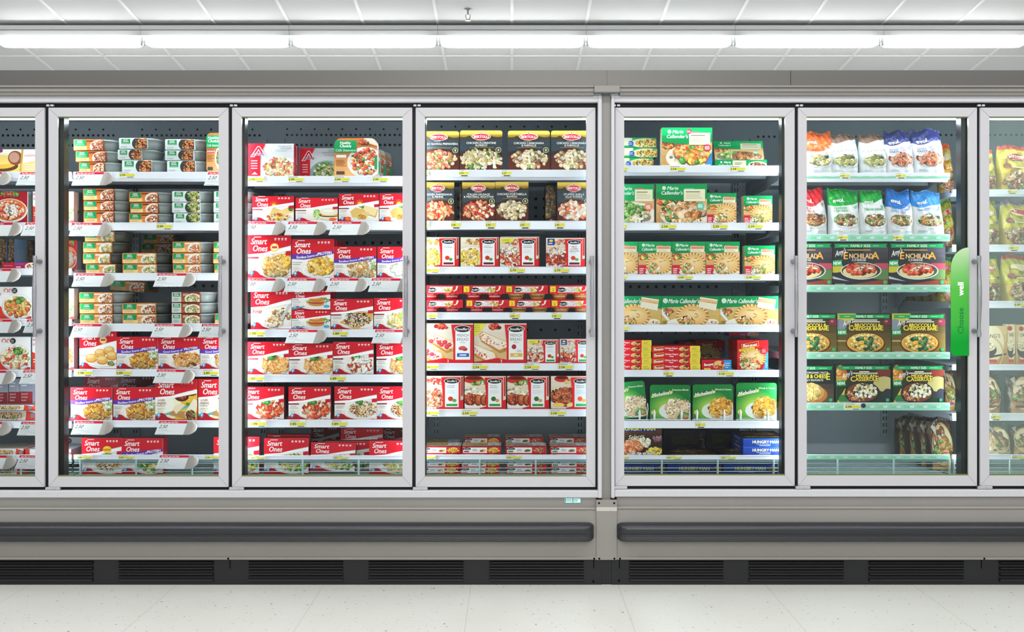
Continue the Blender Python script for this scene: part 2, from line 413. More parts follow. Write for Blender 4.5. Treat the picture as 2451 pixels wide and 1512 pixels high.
def d_so(a, food='pasta', band=None, badge=None, sun=False, blue=False, ks='stripe', dark=1.0, ratio=1.0, new=None):
    """red dinner box: red wave on top, white middle, plate of food, red foot."""
    w = a.w/a.h
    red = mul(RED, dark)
    a.fill(WHITE)
    yb = .44 if ks == 'stripe' else .5
    a.grad(.42, .92, '#fdfdfc', '#e6ddd2', 5)
    if food == 'wrap':
        a.fill('#f1c23e'); a.ell(.22, .6, .4, .42, '#fbf3cf'); a.ell(.2, .62, .25, .3, '#fdfbee')
        a.band(lambda u: .84-.38*max(0, u-.15)**1.2, lambda u: .9-.38*max(0, u-.15)**1.2, '#6cc0b0')
        a.text('STEAK', .06, .53, .06, '#8a2a1c', bold=.02, xs=.7); a.text('FAJITAS', .06, .61, .06, '#8a2a1c', bold=.02, xs=.7)
        a.lines(.06, .66, .3, 2, .05, '#c8b98a')
        a.ell(.63, .42, .17, .12, '#5a2a14'); a.food(.63, .38, .15, .1, ['#7a2418', '#5c1a10', '#a8402a'], 18, .05)
        a.ell(.86, .3, .15, .11, '#74401c'); a.food(.86, .26, .13, .09, ['#f0cf5a', '#e8b23a', '#c67a2a'], 18, .05)
        a.poly([(.32, .86), (.98, 1.02), (1, .8), (.42, .76)], '#b98a52')
        a.poly([(.42, .72), (.62, .58), (.72, .62), (.5, .84)], '#f3e3c2'); a.poly([(.7, .82), (.92, .46), (1.02, .54), (.94, .92), (.74, .94)], '#f6e9cd')
        a.ell(.84, .86, .13, .13, '#e9d3a6'); a.food(.84, .86, .1, .1, ['#7a2418', '#a8402a', '#5c1a10', '#4f8f3a'], 26, .045)
        a.ell(.78, .6, .05, .04, '#4f8f3a')
    # foot
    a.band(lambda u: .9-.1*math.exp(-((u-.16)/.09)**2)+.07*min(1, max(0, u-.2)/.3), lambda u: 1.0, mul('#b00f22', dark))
    if food not in ('wrap',):
        f = dict(pasta=(PASTA, 'stick'), chicken=(GOLD, 'stick'), rigatoni=(['#eda24e', '#f2bd74', '#dd8634', '#f6d19c'], 'stick'), ziti=(['#c23a20', '#dd6a3c', '#f4ece0', '#f8f4ec', '#e9e2d6'], 'stick'),
                 sauce=(TOMATO, 'stick'), rice=(['#d8a860', '#b06a30', '#f2ead8', '#6a2c16', '#e9cf90', '#f6f2e6'], 'grain'), fries=(['#e9b33c', '#f3cc62', '#dd9a28', '#f7dc8a'], 'blob'), veg=(GREENS+['#f3e9cc', '#e6c24e', '#f0d890'], 'blob'),
                 flat=(['#f7f2e2', '#efe4c6', '#4c6b2c', '#b24a2c', '#f8f6ee', '#2f3e28'], 'grain'), white=(['#f2eede', '#e3e6cc', '#a9bf86', '#f8f6ec', '#d8d9b4'], 'blob'),
                 soup=(['#f3ead0', '#e6d6a8', '#f8f3e2', '#8a7a3a', '#d07038'], 'blob'), breaded=(['#d9a548', '#e6bd6c', '#c88a2e', '#efcf90'], 'blob'), turkey=(['#e3bd84', '#d6a462', '#f2e0bc', '#c48a44'], 'stick'),
                 noodle=(['#e8963c', '#f0b060', '#d67a28', '#f6c888'], 'curl'), bun=(GOLD, 'blob'), burger=(GOLD, 'blob'), egg=(PASTA, 'blob'), taco=(PASTA, 'blob'), sand=(PASTA, 'blob'), greenpasta=(['#e8dca0', '#7fae4f', '#f2ecc8', '#d8c880', '#e2ae4c'], 'stick'))[food]
        if food == 'soup':
            a.ell(.66, .62, .4, .3, '#eceae6'); a.ell(.68, .58, .34, .2, '#f6f1df'); a.food(.75, .62, .26, .16, f[0], 26, .04)
            a.poly([(.72, .72), (.98, .28), (1.02, .34), (.78, .76)], '#c9c9cb'); a.ell(.56, .84, .26, .14, '#d8d8da'); a.food(.56, .8, .2, .13, f[0], 36, .055)
            a.text('Soup', .03, .57, .085, '#9a1422', bold=.01, shear=.2); a.lines(.03, .63, .24, 2, .03, '#c9b7a8')
        elif food == 'bun':
            a.plate(.62, .76, .4, .16)
            for x, y in ((.55, .55), (.8, .48), (.32, .68), (.62, .73), (.88, .62)):
                a.ell(x, y+.06, .15, .08, '#c98a3a'); a.ell(x, y+.04, .145, .05, '#6a3a1c'); a.ell(x, y, .15, .1, '#e0ae5a'); a.ell(x-.02, y-.03, .1, .05, '#f0cf90')
            a.food(.86, .84, .07, .05, ['#d8402a', '#5b9a3c'], 10, .04)
        elif food == 'burger':
            a.plate(.66, .74, .36, .17); a.food(.86, .5, .13, .12, ['#78c0cf', '#7fae4f', '#e8c050'], 16, .06); a.food(.46, .6, .08, .08, ['#b9a83a'], 8, .06)
            a.ell(.64, .7, .2, .12, '#c98a4a'); a.ell(.64, .62, .21, .09, '#b2472a'); a.ell(.64, .58, .2, .04, '#e8b44a'); a.ell(.64, .46, .19, .15, '#c9843c'); a.ell(.62, .41, .12, .07, '#e2ab68')
        elif food == 'egg':
            a.plate(.68, .84, .42, .12); a.poly([(.38, .78), (.5, .42), (.76, .57), (.72, .68)], '#e2c27c'); a.poly([(.62, .6), (.98, .34), (1.02, .6), (.75, .72)], '#f2cf86')
            a.food(.62, .8, .3, .13, ['#f3cf4e', '#e8b030', '#c8402a', '#f6e09a', '#e8d8a0'], 46, .05); a.food(.92, .46, .06, .08, GREENS, 10, .05)
        elif food == 'sand':
            a.food(.5, .66, .08, .16, ['#9fc765', '#b8d884'], 14, .07); a.ell(.8, .8, .24, .13, '#d2c8a4'); a.ell(.8, .78, .23, .1, '#ece4c8'); a.ell(.8, .71, .24, .08, '#5a3218'); a.ell(.82, .7, .22, .045, '#e8c04e'); a.ell(.8, .58, .23, .15, '#d8cda6'); a.ell(.8, .565, .22, .135, '#efe8cf'); a.ell(.77, .53, .14, .06, '#faf6e8')
            a.ell(.88, .88, .09, .07, '#ee6a3c')
        elif food == 'taco':
            a.plate(.66, .88, .38, .1); a.poly([(.28, .62), (.42, .48), (.66, .56), (.6, .82), (.34, .84)], '#dcb968'); a.poly([(.56, .5), (.66, .44), (.98, .55), (.92, .84), (.7, .74)], '#c9a65c'); a.poly([(.57, .48), (.67, .42), (.97, .52), (.9, .78), (.7, .7)], '#ecd79c'); a.poly([(.45, .84), (.6, .62), (.76, .66), (.68, .9)], '#e3c478')
            a.food(.57, .82, .1, .07, ['#e8b030', '#d8902a', '#c86a28'], 20, .04); a.food(.56, .42, .08, .06, GREENS, 8, .05); a.ell(.23, .87, .08, .07, '#ee6a3c')
        elif food == 'flat':
            a.plate(.64, .78, .4, .16); a.poly([(.2, .76), (.62, .38), (1.0, .44), (.98, .7), (.6, 1.0)], '#d8ad62'); a.food(.62, .68, .34, .24, f[0], 120, .045, 'grain'); a.food(.42, .42, .06, .05, GREENS, 8, .06)
        else:
            a.plate(.66, .78, .42, .19)
            a.food(.68, .68, .34, .24, f[0], 200 if f[1] == 'grain' else 66, .05 if f[1] == 'grain' else .068, f[1])
            if food in ('chicken', 'turkey', 'breaded'): a.food(.9, .56, .11, .16, ['#f4f1e4', '#e6e2cc', '#8fb060'] if food != 'breaded' else ['#efb93e', '#f5cf6a'], 24, .05); a.food(.62, .86, .28, .05, mulpal(f[0], .8), 16, .06, f[1])
            if food in ('rigatoni', 'sauce', 'ziti', 'rice', 'pasta'): a.food(.58, .45, .08, .05, ['#4fa03a', '#6fbf4f', '#3c8a30'], 9, .07)
            if food == 'veg': a.food(.62, .58, .22, .1, GREENS, 24, .07)
            if food == 'ziti': a.food(.72, .56, .22, .1, ['#f8f6f0', '#ece6dc'], 30, .05)
    # head
    if band:
        a.band(lambda u: .37-.02*math.sin(u*3)-.13*max(0, u-.35), lambda u: .5+.02*math.sin(u*3)-.2*max(0, u-.3), '#5a35a8')
        a.band(lambda u: 0.0, lambda u: .39-.02*math.sin(u*3)-.14*max(0, u-.35), red)
        a.text(band[0]+' Source of', .12, .485, .062, WHITE, w=.5, bold=.02, warp=lambda u: -.19*max(0, u-.3))
        a.text('PROTEIN', .63, .415, .07, WHITE, w=.32, bold=.035, rot=.13)
    else:
        a.band(lambda u: yb-.06*math.sin(u*2)-.22*max(0, u-.4), lambda u: yb+.05-.2*max(0, u-.35)-.02*math.sin(u*2), '#ffffff')
        a.band(lambda u: 0.0, lambda u: yb-.05*math.sin(u*2)-.26*max(0, u-.38), red)
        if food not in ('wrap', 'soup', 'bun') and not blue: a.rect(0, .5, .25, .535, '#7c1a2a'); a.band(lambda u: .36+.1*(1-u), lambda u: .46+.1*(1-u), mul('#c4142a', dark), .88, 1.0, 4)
        if blue: a.rect(.0, .48, .18, .52, '#49b6d6'); a.poly([(.0, .93), (.32, .8), (.34, .84), (.0, 1.0)], '#39a9d2'); a.ell(.9, .82, .08, .07, '#3fb3d8')
    a.lines(.03, .58, .26, 2, .05, '#a7a3a0', .016); a.lines(.03, .7, .2, 4, .025, '#cfccc8', .008)
    for k in range(4): a.rect(.62+.08*k, .06, .665+.08*k, .1, '#f4dcdc'); a.rect(.62+.08*k, .11, .66+.08*k, .12, '#e9b5b8')
    brand_lines(a, .07, .205, .135 if w < 1.5 else .155, WHITE)
    a.poly([(.085, .79), (.135, .865), (.085, .94), (.035, .865)], '#2f9fd6'); a.poly([(.085, .82), (.105, .86), (.085, .9), (.065, .86)], '#d8eefa')
    if sun:
        a.circ(.52, .36, .085, '#f3bd3c')
        for k in range(9):
            t = math.radians(10+160*k/8); a.poly([(.52+.08*math.cos(t-.07), .36-.12*math.sin(t-.07)), (.52+.08*math.cos(t+.07), .36-.12*math.sin(t+.07)), (.52+.105*math.cos(t), .36-.17*math.sin(t))], '#f3bd3c')
        a.band(lambda u: yb-.05*math.sin(u*2)-.26*max(0, u-.38), lambda u: yb+.05-.2*max(0, u-.35)-.02*math.sin(u*2), '#ffffff', .36, .7, 8)
    if badge: a.circ(*badge, .1, '#f3b93a'); a.circ(badge[0], badge[1], .08, '#fbe6b2'); a.rect(badge[0]-.06, badge[1]-.03, badge[0]+.06, badge[1]+.02, '#c8402a')
    if new: a.ell(new[0], new[1], .11, .1, '#f6d23a'); a.text('NEW!', new[0], new[1]+.03, .055, '#b01020', 'c', bold=.03)
def mulpal(p, k): return [mul(c, k) for c in p]

def d_sleeve(a, kind='orange', food=None):
    """band round a shallow steamer tray."""
    G = '#0f9152'
    if kind == 'simply':
        a.fill('#dde6e6'); a.grad(.0, 1, '#e6eded', '#cfdada', 4)
        a.rect(.08, .06, .4, .55, G); a.text('simply', .06, .9, .17, '#6f8084', w=.44)
        a.ell(.82, .5, .36, .72, '#2f3a3a'); a.food(.88, .5, .3, .7, food or ['#b0522a', '#8a3a1c', '#d8843a', '#e8a860', '#5a2a14'], 50, .12, 'stick')
        lx = .24
    elif kind == 'brown':
        a.fill('#8a3f1c'); a.grad(0, 1, '#7a3216', '#b9622a', 4, .34, 1); a.rect(0, 0, .34, 1, '#cfd5d2'); a.rect(.04, .08, .3, .45, G); a.lines(.06, .6, .3, 3, .1, '#8f9a98', .05)
        a.lines(.4, .14, .62, 3, .1, '#f0e0cc', .045)
        a.ell(.76, .68, .3, .56, '#f2eee4'); a.food(.76, .68, .25, .44, food or ['#e9d8a8', '#d8913c', '#f2ead0', '#6f9a3c'], 34, .12)
        lx = .17
    else:
        a.fill('#d9712c' if kind == 'orange' else '#e08a3a'); a.grad(0, 1, '#cf6a2c' if kind == 'orange' else '#d98440', '#e9964a' if kind == 'orange' else '#eeb06a', 4)
        a.rect(.03, .62, .46, .98, '#f3d694'); a.lines(.06, .7, .4, 2, .12, '#c98f4c', .04)
        a.rect(.45, .1, .76, .22, '#5a2a18' if kind == 'orange' else '#f0ede4')
        a.ell(.86, .66, .3, .62, '#efece6'); a.food(.88, .68, .27, .56, food or ['#e07038', '#c24a24', '#f0b070', '#f4e2c4', '#a83a1e'], 44, .12, ['blob', 'curl'])
        a.rect(.03, .04, .42, .6, G); lx = .22
    a.text('Healthy', lx, .2, .1, WHITE, 'c', w=.22, bold=.03, shear=.1); a.text('Choice', lx, .36, .13, WHITE, 'c', w=.24, bold=.04, shear=.1); a.text('Café Steamers', lx, .52, .09, '#e8f4ea', 'c', w=.32, shear=.25)

def d_hcbox(a, asian=False):
    G = '#0f9152'
    a.fill('#d98a48'); a.grad(0, 1, '#c46a30', '#eab878', 6)
    a.ell(.72, .62, .42, .4, '#f0ece4'); a.food(.73, .6, .34, .34, ['#d8452a', '#e8743c', '#f4ead6', '#f0c890', '#4f8f3a', '#c23a20'], 90, .06)
    a.poly([(.7, 0), (1, 0), (1, .2), (.82, .14)], '#d8c8b8'); a.food(.7, .1, .12, .06, ['#7a3a1c', '#c04a2a', '#e8c8a0'], 18, .04)
    a.rect(.0, .06, .52, .37, G)
    a.text('Healthy', .26, .15, .06, WHITE, 'c', w=.4, bold=.03, shear=.1); a.text('Choice', .26, .235, .07, WHITE, 'c', w=.4, bold=.04, shear=.1); a.text('Café Steamers', .26, .34, .06, '#e8f4ea', 'c', w=.48, shear=.25)
    a.rect(.05, .43, .28, .5, '#b02030' if asian else '#f2efe8')
    if asian: a.text('ASIAN', .165, .485, .045, WHITE, 'c', bold=.03)
    a.lines(.04, .56, .3, 5, .035, '#a8622e', .014); a.rect(.05, .85, .24, .93, '#4a4038')
    a.rect(.94, .46, 1, .8, G)

def d_atkins(a, food='pasta'):
    a.fill('#d9dcdf'); a.grad(0, 1, '#d2d6da', '#eceff0', 4)
    pal = ['#e9d2a0', '#d98a6a', '#f2e6c8', '#c25a48', '#b9a83a', '#f0dcae'] if food == 'pasta' else GREENS+['#e8d8a8', '#d8c078', '#f0e6c8', '#c8b070']
    a.ell(.68, .78, .44, .4, '#eef2f2' if food == 'pasta' else '#8fb0ae'); a.food(.7, .74, .36, .32, pal, 80, .07, ['blob', 'stick'] if food == 'pasta' else 'blob')
    a.band(lambda u: 0.0, lambda u: 1.0, RED, 0, .22, 2); a.poly([(.22, 0), (.38, 0), (.22, .4)], RED); a.band(lambda u: .3, lambda u: 1.0, RED, .22, .26, 2)
    a.text('ITALIAN-STYLE' if food == 'pasta' else 'CRUSTLESS', .95, .1, .04, '#6a6d72', 'r'); a.text('PASTA BAKE' if food == 'pasta' else 'CHICKEN POT PIE', .95, .16, .04, '#6a6d72', 'r'); a.lines(.6, .19, .94, 2, .03, '#b8bcc0')
    a.poly([(.04, .4), (.2, .08), (.25, .08), (.4, .38), (.3, .38), (.225, .2), (.13, .4)], '#fafafa'); a.poly([(.07, .385), (.205, .1), (.245, .1), (.365, .365), (.31, .365), (.225, .16), (.12, .385)], RED)
    a.text('ATKINS', .1, .35, .065, '#22305c', w=.28, bold=.04, shear=.1, outline='#fafafa')
    for k in range(4): a.rect(.06, .5+.075*k, .2, .525+.075*k, '#f6d0d2')
    a.poly([(.07, .92), (.14, .84), (.21, .92)], '#e8eaf2')

def d_bert(a, t1, t2, food, kind='blob', n=70):
    """dark pasta dinner box with a gold band on top."""
    a.fill('#2b343c'); a.grad(.12, .5, '#2b3138', '#35424a', 4)
    a.grad(0, .19, '#d3b148', '#7d6520', 6); a.grad(.02, .1, '#e2c667', '#cba93c', 3); a.band(lambda u: .155+.02*math.sin(u*23)+.012*math.sin(u*51), lambda u: .21, '#3c3218')
    a.rect(0, .88, 1, 1, '#5b2c1c'); a.ell(.5, .8, .62, .36, '#3a1a14'); a.ell(.5, .78, .58, .31, '#57261c')
    a.food(.5, .72, .47, .24, food, n, .062, kind)
    a.ell(.5, .155, .225, .085, '#f4efe4'); a.ell(.5, .155, .21, .073, '#c41c2a'); a.text('BERTOLLI', .5, .185, .06, WHITE, 'c', w=.36, bold=.035)
    a.circ(.5, .065, .03, '#e8dcc0'); a.circ(.5, .065, .015, '#4a3020')
    a.lines(.38, .255, .62, 1, .03, '#9fa6a8', .012)
    if t2:
        a.text(t1, .5, .335, .048, '#f4f1ea', 'c', w=.92, bold=.02); a.text(t2, .5, .395, .048, '#f4f1ea', 'c', w=.92, bold=.02)
    else: a.text(t1, .5, .345, .05, '#f4f1ea', 'c', w=.94, bold=.02)
    a.rect(.22, .415, .8, .423, '#a89440')
    a.circ(.905, .485, .07, '#e3dca0'); a.circ(.905, .485, .057, '#2c3428'); a.ell(.905, .485, .022, .035, '#cfd39a')

def d_st(a, food='mac', tag_=None, foot='#5c1420', title=None, veg=('#c8321e', '#5b9a3c'), n=70):
    """dinner box: cream picture on the left, white panel with a black oval on the right."""
    a.fill('#eadfc8'); a.grad(0, .45, '#efe7d6', '#e2d2b4', 3)
    P = dict(mac=(['#f3cf52', '#eec23a', '#f7dd7e', '#e0a82c'], ['curl', 'blob']), lasagna=(['#f6f0e2', '#c8321e', '#dd5a32', '#f4e2c8', '#e88a52', '#b02415'], ['stick', 'grain']), meat=(['#c8321e', '#b02a18', '#f6f0e2', '#dd6a3c', '#8a2412'], ['stick', 'blob']),
             spag=(['#e8a060', '#f2c090', '#d8603a', '#f4d8b0', '#c8402a'], 'curl'), loaf=(BROWN+['#b0502a'], 'blob'), ribs=(['#9a3a1a', '#7a2a12', '#b8582a', '#5c1e0e', '#c87038'], ['stick', 'blob']))[food]
    if food == 'loaf':
        a.ell(.22, .1, .25, .12, '#c8281e'); a.ell(.22, .06, .2, .05, '#5a1a10'); a.food(.36, .2, .2, .07, GREENS+['#e8a040', '#f2ead8'], 14, .06)
        a.ell(.3, .7, .42, .3, '#f2eee6'); a.food(.25, .5, .26, .14, ['#f2ead0', '#e8dcb8', '#f8f4e6'], 24, .07); a.food(.12, .68, .16, .16, ['#a83a1e', '#8a2a14', '#c85a34'], 16, .09)
        for x in (.33, .47, .58): a.ell(x, .72, .1, .17, '#6a2a12'); a.ell(x+.02, .7, .09, .15, '#b4532a'); a.ell(x+.03, .66, .06, .08, '#cf7c4a')
    elif food == 'ribs':
        a.ell(.26, .08, .18, .1, '#c0261e'); a.ell(.26, .05, .15, .04, '#4a1410'); a.food(.5, .16, .18, .1, ['#e8b860', '#f0d090'], 18, .04); a.ell(.32, .68, .44, .32, '#efe6d8')
        a.food(.34, .62, .36, .25, P[0], 60, .08, P[1]); a.ell(.18, .86, .14, .06, '#f2cf5a'); a.ell(.5, .86, .12, .06, '#f2dc8a')
    else:
        a.food(.36, .15, .25, .09, dict(mac=['#e2b46a', '#c88a44'], spag=['#d8402a', '#c02a1e', '#f0d8c8']).get(food, ['#e8a080', '#d8583a', '#f2e0c8']), 16, .05)
        a.ell(.28, .68, .42, .36, '#f0ece2'); a.food(.26, .66, .36, .31, P[0], n, .06, P[1])
        if food == 'lasagna' or food == 'meat': a.food(.26, .44, .3, .12, ['#f8f4ea', '#efe4d0', '#e8b8a0'], 30, .05)
    a.band(lambda u: .97-.18*max(0, u-.25)-.25*max(0, u-.45), lambda u: 1.0, '#cf1c24', 0, 1, 10)
    a.rect(.52, .04, .93, 1, '#cf1c24'); a.poly([(.48, .04), (.52, .04), (.52, .6)], '#cf1c24'); a.rect(.95, .02, .99, .6, '#c8222a')
    a.rect(.57, .12, .89, .93, '#f1f4f6')
    a.ell(.73, .15, .185, .085, '#f6f6f4'); a.ell(.73, .15, .172, .073, '#15181a'); a.text("Stouffer's", .73, .18, .055, WHITE, 'c', w=.3, bold=.02, shear=.2)
    if title:
        for k, t in enumerate(title): a.text(t, .73, .33+.07*k, .05, '#7a1a20', 'c', w=.26, bold=.02)
    else: a.lines(.61, .28, .85, 2, .05, '#9aa0a6', .018)
    a.lines(.61, .42, .85, 4, .03, '#cdd3d8', .01)
    a.ell(.7, .68, .06, .07, veg[0]); a.ell(.79, .73, .05, .05, veg[1]); a.rect(.6, .83, .86, .9, foot)
    for k in range(5): a.rect(.03+.07*k, .93, .085+.07*k, .975, '#f6e9e2')
    if tag_ == 'yellow': a.poly([(.03, .05), (.35, .03), (.34, .15), (.05, .19)], '#e7e23a'); a.lines(.08, .08, .3, 2, .04, '#6a8a2a')
    if tag_ == 'blue': a.rect(.04, .03, .22, .24, '#1d3f94'); a.ell(.13, .1, .05, .04, '#f2d030'); a.lines(.06, .17, .2, 1, .04, '#dfe6f6', .03)
    if tag_ == 'corner': a.poly([(0, 0), (.22, 0), (0, .3)], '#efe04e'); a.lines(.01, .03, .1, 3, .05, '#6a7a2a')

def d_frenchbread(a, topping='pepperoni'):
    a.fill('#e6ddcf'); a.grad(0, 1, '#e9e2d6', '#d9c39c', 5)
    a.poly([(0, .75), (.75, .55), (1, .7), (1, 1), (0, 1)], '#d7b27a')
    for cx, cy, L in ((.36, .45, 1), (.13, .72, 1)):
        a.L += 1
        pts = lambda f: [(cx-.26*f, cy-.17*f), (cx-.2*f, cy-.25*f), (cx+.28*f, cy+.02*f), (cx+.3*f, cy+.14*f), (cx+.12*f, cy+.22*f), (cx-.22*f, cy-.05*f)]
        a.poly([(x+.01, y+.06) for x, y in pts(1.06)], '#b9823c'); a.poly(pts(1.03), '#d9a85c'); a.poly(pts(.92), '#f1e4d0')
        for _ in range(70):
            t, q = a.r.uniform(-.22, .24), a.r.uniform(-.09, .11)
            x, y = a.P(cx+t, cy+t*.5+q*.9); a.piece(x, y, a.h*.035, a.r.choice(['#f7f1e4', '#efe0c8', '#d8523a', '#fbf7ee', '#c8321e'] if topping != 'pepperoni' else ['#f5ead8', '#c8342a', '#e8c8a8', '#d8583c']), 'grain')
        if topping == 'pepperoni':
            for k in range(7): t = a.r.uniform(-.2, .22); q = a.r.uniform(-.06, .08); a.ell(cx+t, cy+t*.5+q, .045, .05, '#b8283a'); a.ell(cx+t-.005, cy+t*.5+q-.01, .03, .03, '#cf4a52')
    a.ell(.4, .06, .08, .06, '#c8281e'); a.food(.4, .08, .12, .05, ['#c8281e', '#e05a3c'], 8, .05)
    a.rect(.62, .03, 1, 1, '#d3262c'); a.poly([(.58, .03), (.62, .03), (.62, .5)], '#d3262c'); a.poly([(0, .96), (.45, .86), (.62, .9), (.62, 1), (0, 1)], '#cf1c24')
    a.rect(.66, .12, .94, .9, '#f3f5f6'); a.ell(.8, .14, .16, .09, '#f6f6f4'); a.ell(.8, .14, .148, .077, '#15181a'); a.text("Stouffer's", .8, .17, .06, WHITE, 'c', w=.26, bold=.02, shear=.2)
    a.text('FRENCH', .8, .33, .07, '#5f6468', 'c', w=.22); a.text('BREAD', .8, .43, .07, '#5f6468', 'c', w=.22); a.text('PIZZA', .8, .49, .035, '#8a8f94', 'c')
    if topping == 'pepperoni': a.ell(.77, .62, .05, .045, '#c23a34'); a.ell(.84, .64, .05, .045, '#b02a2a'); a.ell(.8, .6, .06, .04, '#d05a50'); a.rect(.69, .74, .92, .83, '#1f5fb4'); a.lines(.74, .77, .87, 1, .03, WHITE, .03)
    else: a.ell(.76, .58, .045, .06, '#b02a3a'); a.ell(.84, .67, .06, .04, '#e9ecef'); a.ell(.86, .69, .05, .03, '#cfd6da'); a.rect(.69, .74, .92, .83, '#d9b64a'); a.lines(.76, .77, .86, 1, .03, '#fbf3d8', .03)
    a.text('2', .52, .96, .06, WHITE, 'c', bold=.03)
    if topping == 'pepperoni': a.poly([(0, 0), (.1, 0), (.1, .1), (0, .2)], '#e6d84a')
    else: a.poly([(0, 0), (.24, 0), (.06, .3), (0, .3)], '#e8dc4e'); a.lines(.02, .04, .14, 4, .05, '#7a8a2a')

def d_flat_front(a, food='mac'):
    """narrow end of a flat-lying dinner box."""
    a.fill('#c8202a'); a.rect(.03, .1, .64, .92, '#f1f3f2')
    a.ell(.12, .3, .11, .2, '#15181a'); a.text("Stouffer's", .12, .38, .15, WHITE, 'c', w=.17, bold=.02, shear=.2); a.rect(.05, .62, .18, .82, '#9a2230' if food == 'mac' else '#1d8a44')
    a.lines(.27, .35, .42, 2, .2, '#8a9096', .09); a.ell(.54, .55, .07, .2, '#d8b84a' if food == 'mac' else '#5f7a2c'); a.ell(.5, .62, .05, .14, '#8a3a24')
    a.food(.81, .5, .16, .42, ['#e8b830', '#d89a20', '#f2cf5a'] if food == 'mac' else ['#b0502a', '#c8783c', '#8a3a1c', '#e8c8a0'], 50, .11)
def d_flat_top(a, food='mac'):
    a.fill('#b0202a'); a.rect(.0, .04, 1, .8, '#d9cdb2'); a.ell(.34, .42, .4, .4, '#efe9dc')
    if food == 'mac': a.food(.34, .42, .36, .34, ['#e8c04a', '#dfb038', '#f2d678'], 70, .07, 'curl')
    else: a.food(.34, .42, .34, .3, ['#d9a48c', '#c87860', '#f0d8c4', '#e8bfa6', '#b05a48'], 60, .08, 'stick')
    a.rect(.66, .1, .94, .8, '#eef1f1'); a.lines(.7, .2, .9, 3, .12, '#b8c0c6', .04); a.ell(.8, .64, .05, .06, '#5f9a3c')

def d_mc(a, food='bowl', logo=1.0, seal=None, card=True, tab='#e05a6a'):
    """green dinner box with script lettering."""
    G = '#0b8a4a'
    a.fill('#e3bd84'); a.grad(.3, 1, '#e6c48e', '#c98f4c', 5)
    a.food(.14, .44, .16, .08, ['#d8523a', '#e8843a', '#4f8f3a', '#e8c85a', '#b83a2a'], 18, .06)
    if food == 'bowl':
        a.ell(.58, .8, .52, .34, '#c9a274'); a.ell(.58, .76, .5, .34, '#f3ead8'); a.food(.56, .76, .42, .26, ['#f6efdf', '#e9dcc0', '#d8b890'], 50, .04, 'grain')
        a.food(.6, .66, .36, .26, ['#e8a450', '#d98a34', '#f0be78', '#d8482e', '#4f9a3a', '#e8c64a', '#f2c88a', '#e8643a'], 56, .1)
    elif food == 'turkey':
        a.ell(.58, .8, .54, .36, '#b99468'); a.ell(.58, .76, .51, .35, '#ece2cc'); a.food(.3, .74, .2, .2, ['#3f7d2e', '#e8843a', '#2f6428', '#5b9a3c', '#f2d8a8'], 40, .06)
        a.food(.56, .42, .24, .06, ['#2f6428', '#4a5a2a', '#3f7d2e'], 16, .06, 'stick'); a.food(.66, .64, .3, .2, ['#e8c49a', '#d9a468', '#c07a3c', '#f2dcb8', '#a8602c'], 34, .13); a.food(.6, .92, .3, .08, ['#d8a868', '#b87838', '#f0dab0'], 30, .05)
    elif food == 'fett':
        a.ell(.45, .8, .6, .36, '#efe6d2'); a.food(.45, .76, .46, .26, CREAMY, 60, .09, 'curl'); a.food(.4, .68, .44, .26, GREENS, 22, .07)
    elif food == 'steak':
        a.ell(.5, .82, .5, .3, '#c8b898'); a.ell(.5, .78, .47, .27, '#6f7a5a'); a.food(.28, .7, .2, .16, GREENS+['#d8c878', '#e8d8a0'], 26, .08); a.food(.62, .78, .3, .18, BROWN, 50, .07, 'stick'); a.food(.86, .88, .12, .08, ['#c84a30', '#d8b890'], 12, .06)
    elif food == 'pie':
        a.poly([(0, .7), (.22, .7), (.3, 1), (0, 1)], '#c8283a'); a.lines(.03, .8, .2, 3, .06, '#f4d8d8', .03); a.poly([(.2, .78), (.42, 1), (.3, 1)], '#e4e9ee'); a.ell(.6, .92, .4, .1, '#efe8dc'); a.pie(.62, .66, .38, .32)
    a.band(lambda u: 0.0, lambda u: .37+.05*math.sin(u*3.2) if food != 'pie' else .3+.06*(1-u), G); a.band(lambda u: 0.0, lambda u: .2+.04*math.sin(u*4), '#0f9a55')
    s = logo
    a.circ(.15, .105, .048, '#e9f3ea'); a.circ(.15, .105, .032, '#b8d8c0'); a.circ(.15, .105, .016, '#e9f3ea')
    a.text('Marie', .21, .15, .085*s, WHITE, bold=.015, shear=.28, w=.26); a.text("Callender's", .09, .27, .085*s, WHITE, bold=.015, shear=.28, w=.42)
    if card:
        a.rect(.56, .11, .74, .15, tab); a.rect(.54, .135, .96, .44 if food != 'pie' else .32, '#efe9c8'); a.lines(.58, .19, .92, 1, .05, '#7a7a5a', .025); a.lines(.58, .25, .92, 4 if food != 'pie' else 2, .035, '#b8b48e', .012)
        if food == 'pie': a.rect(.56, .15, .94, .22, '#d8906a')
    if seal: a.circ(*seal[:2], .095, seal[2]); a.circ(seal[0], seal[1], .08, mixc(seal[2], '#ffffff', .25)); a.lines(seal[0]-.05, seal[1]-.04, seal[0]+.06, 3, .03, '#f4f4ee', .016)
    if food == 'bowl': a.poly([(.86, .95), (1, .6), (1, 1), (.86, 1)], '#3a8fd0'); a.circ(.54, .1, .065, '#c8284a'); a.lines(.5, .08, .58, 2, .03, '#f4d8e0', .014)
    for k in range(5): a.rect(.72+.05*k, .94, .76+.05*k, .975, '#efe8d8')
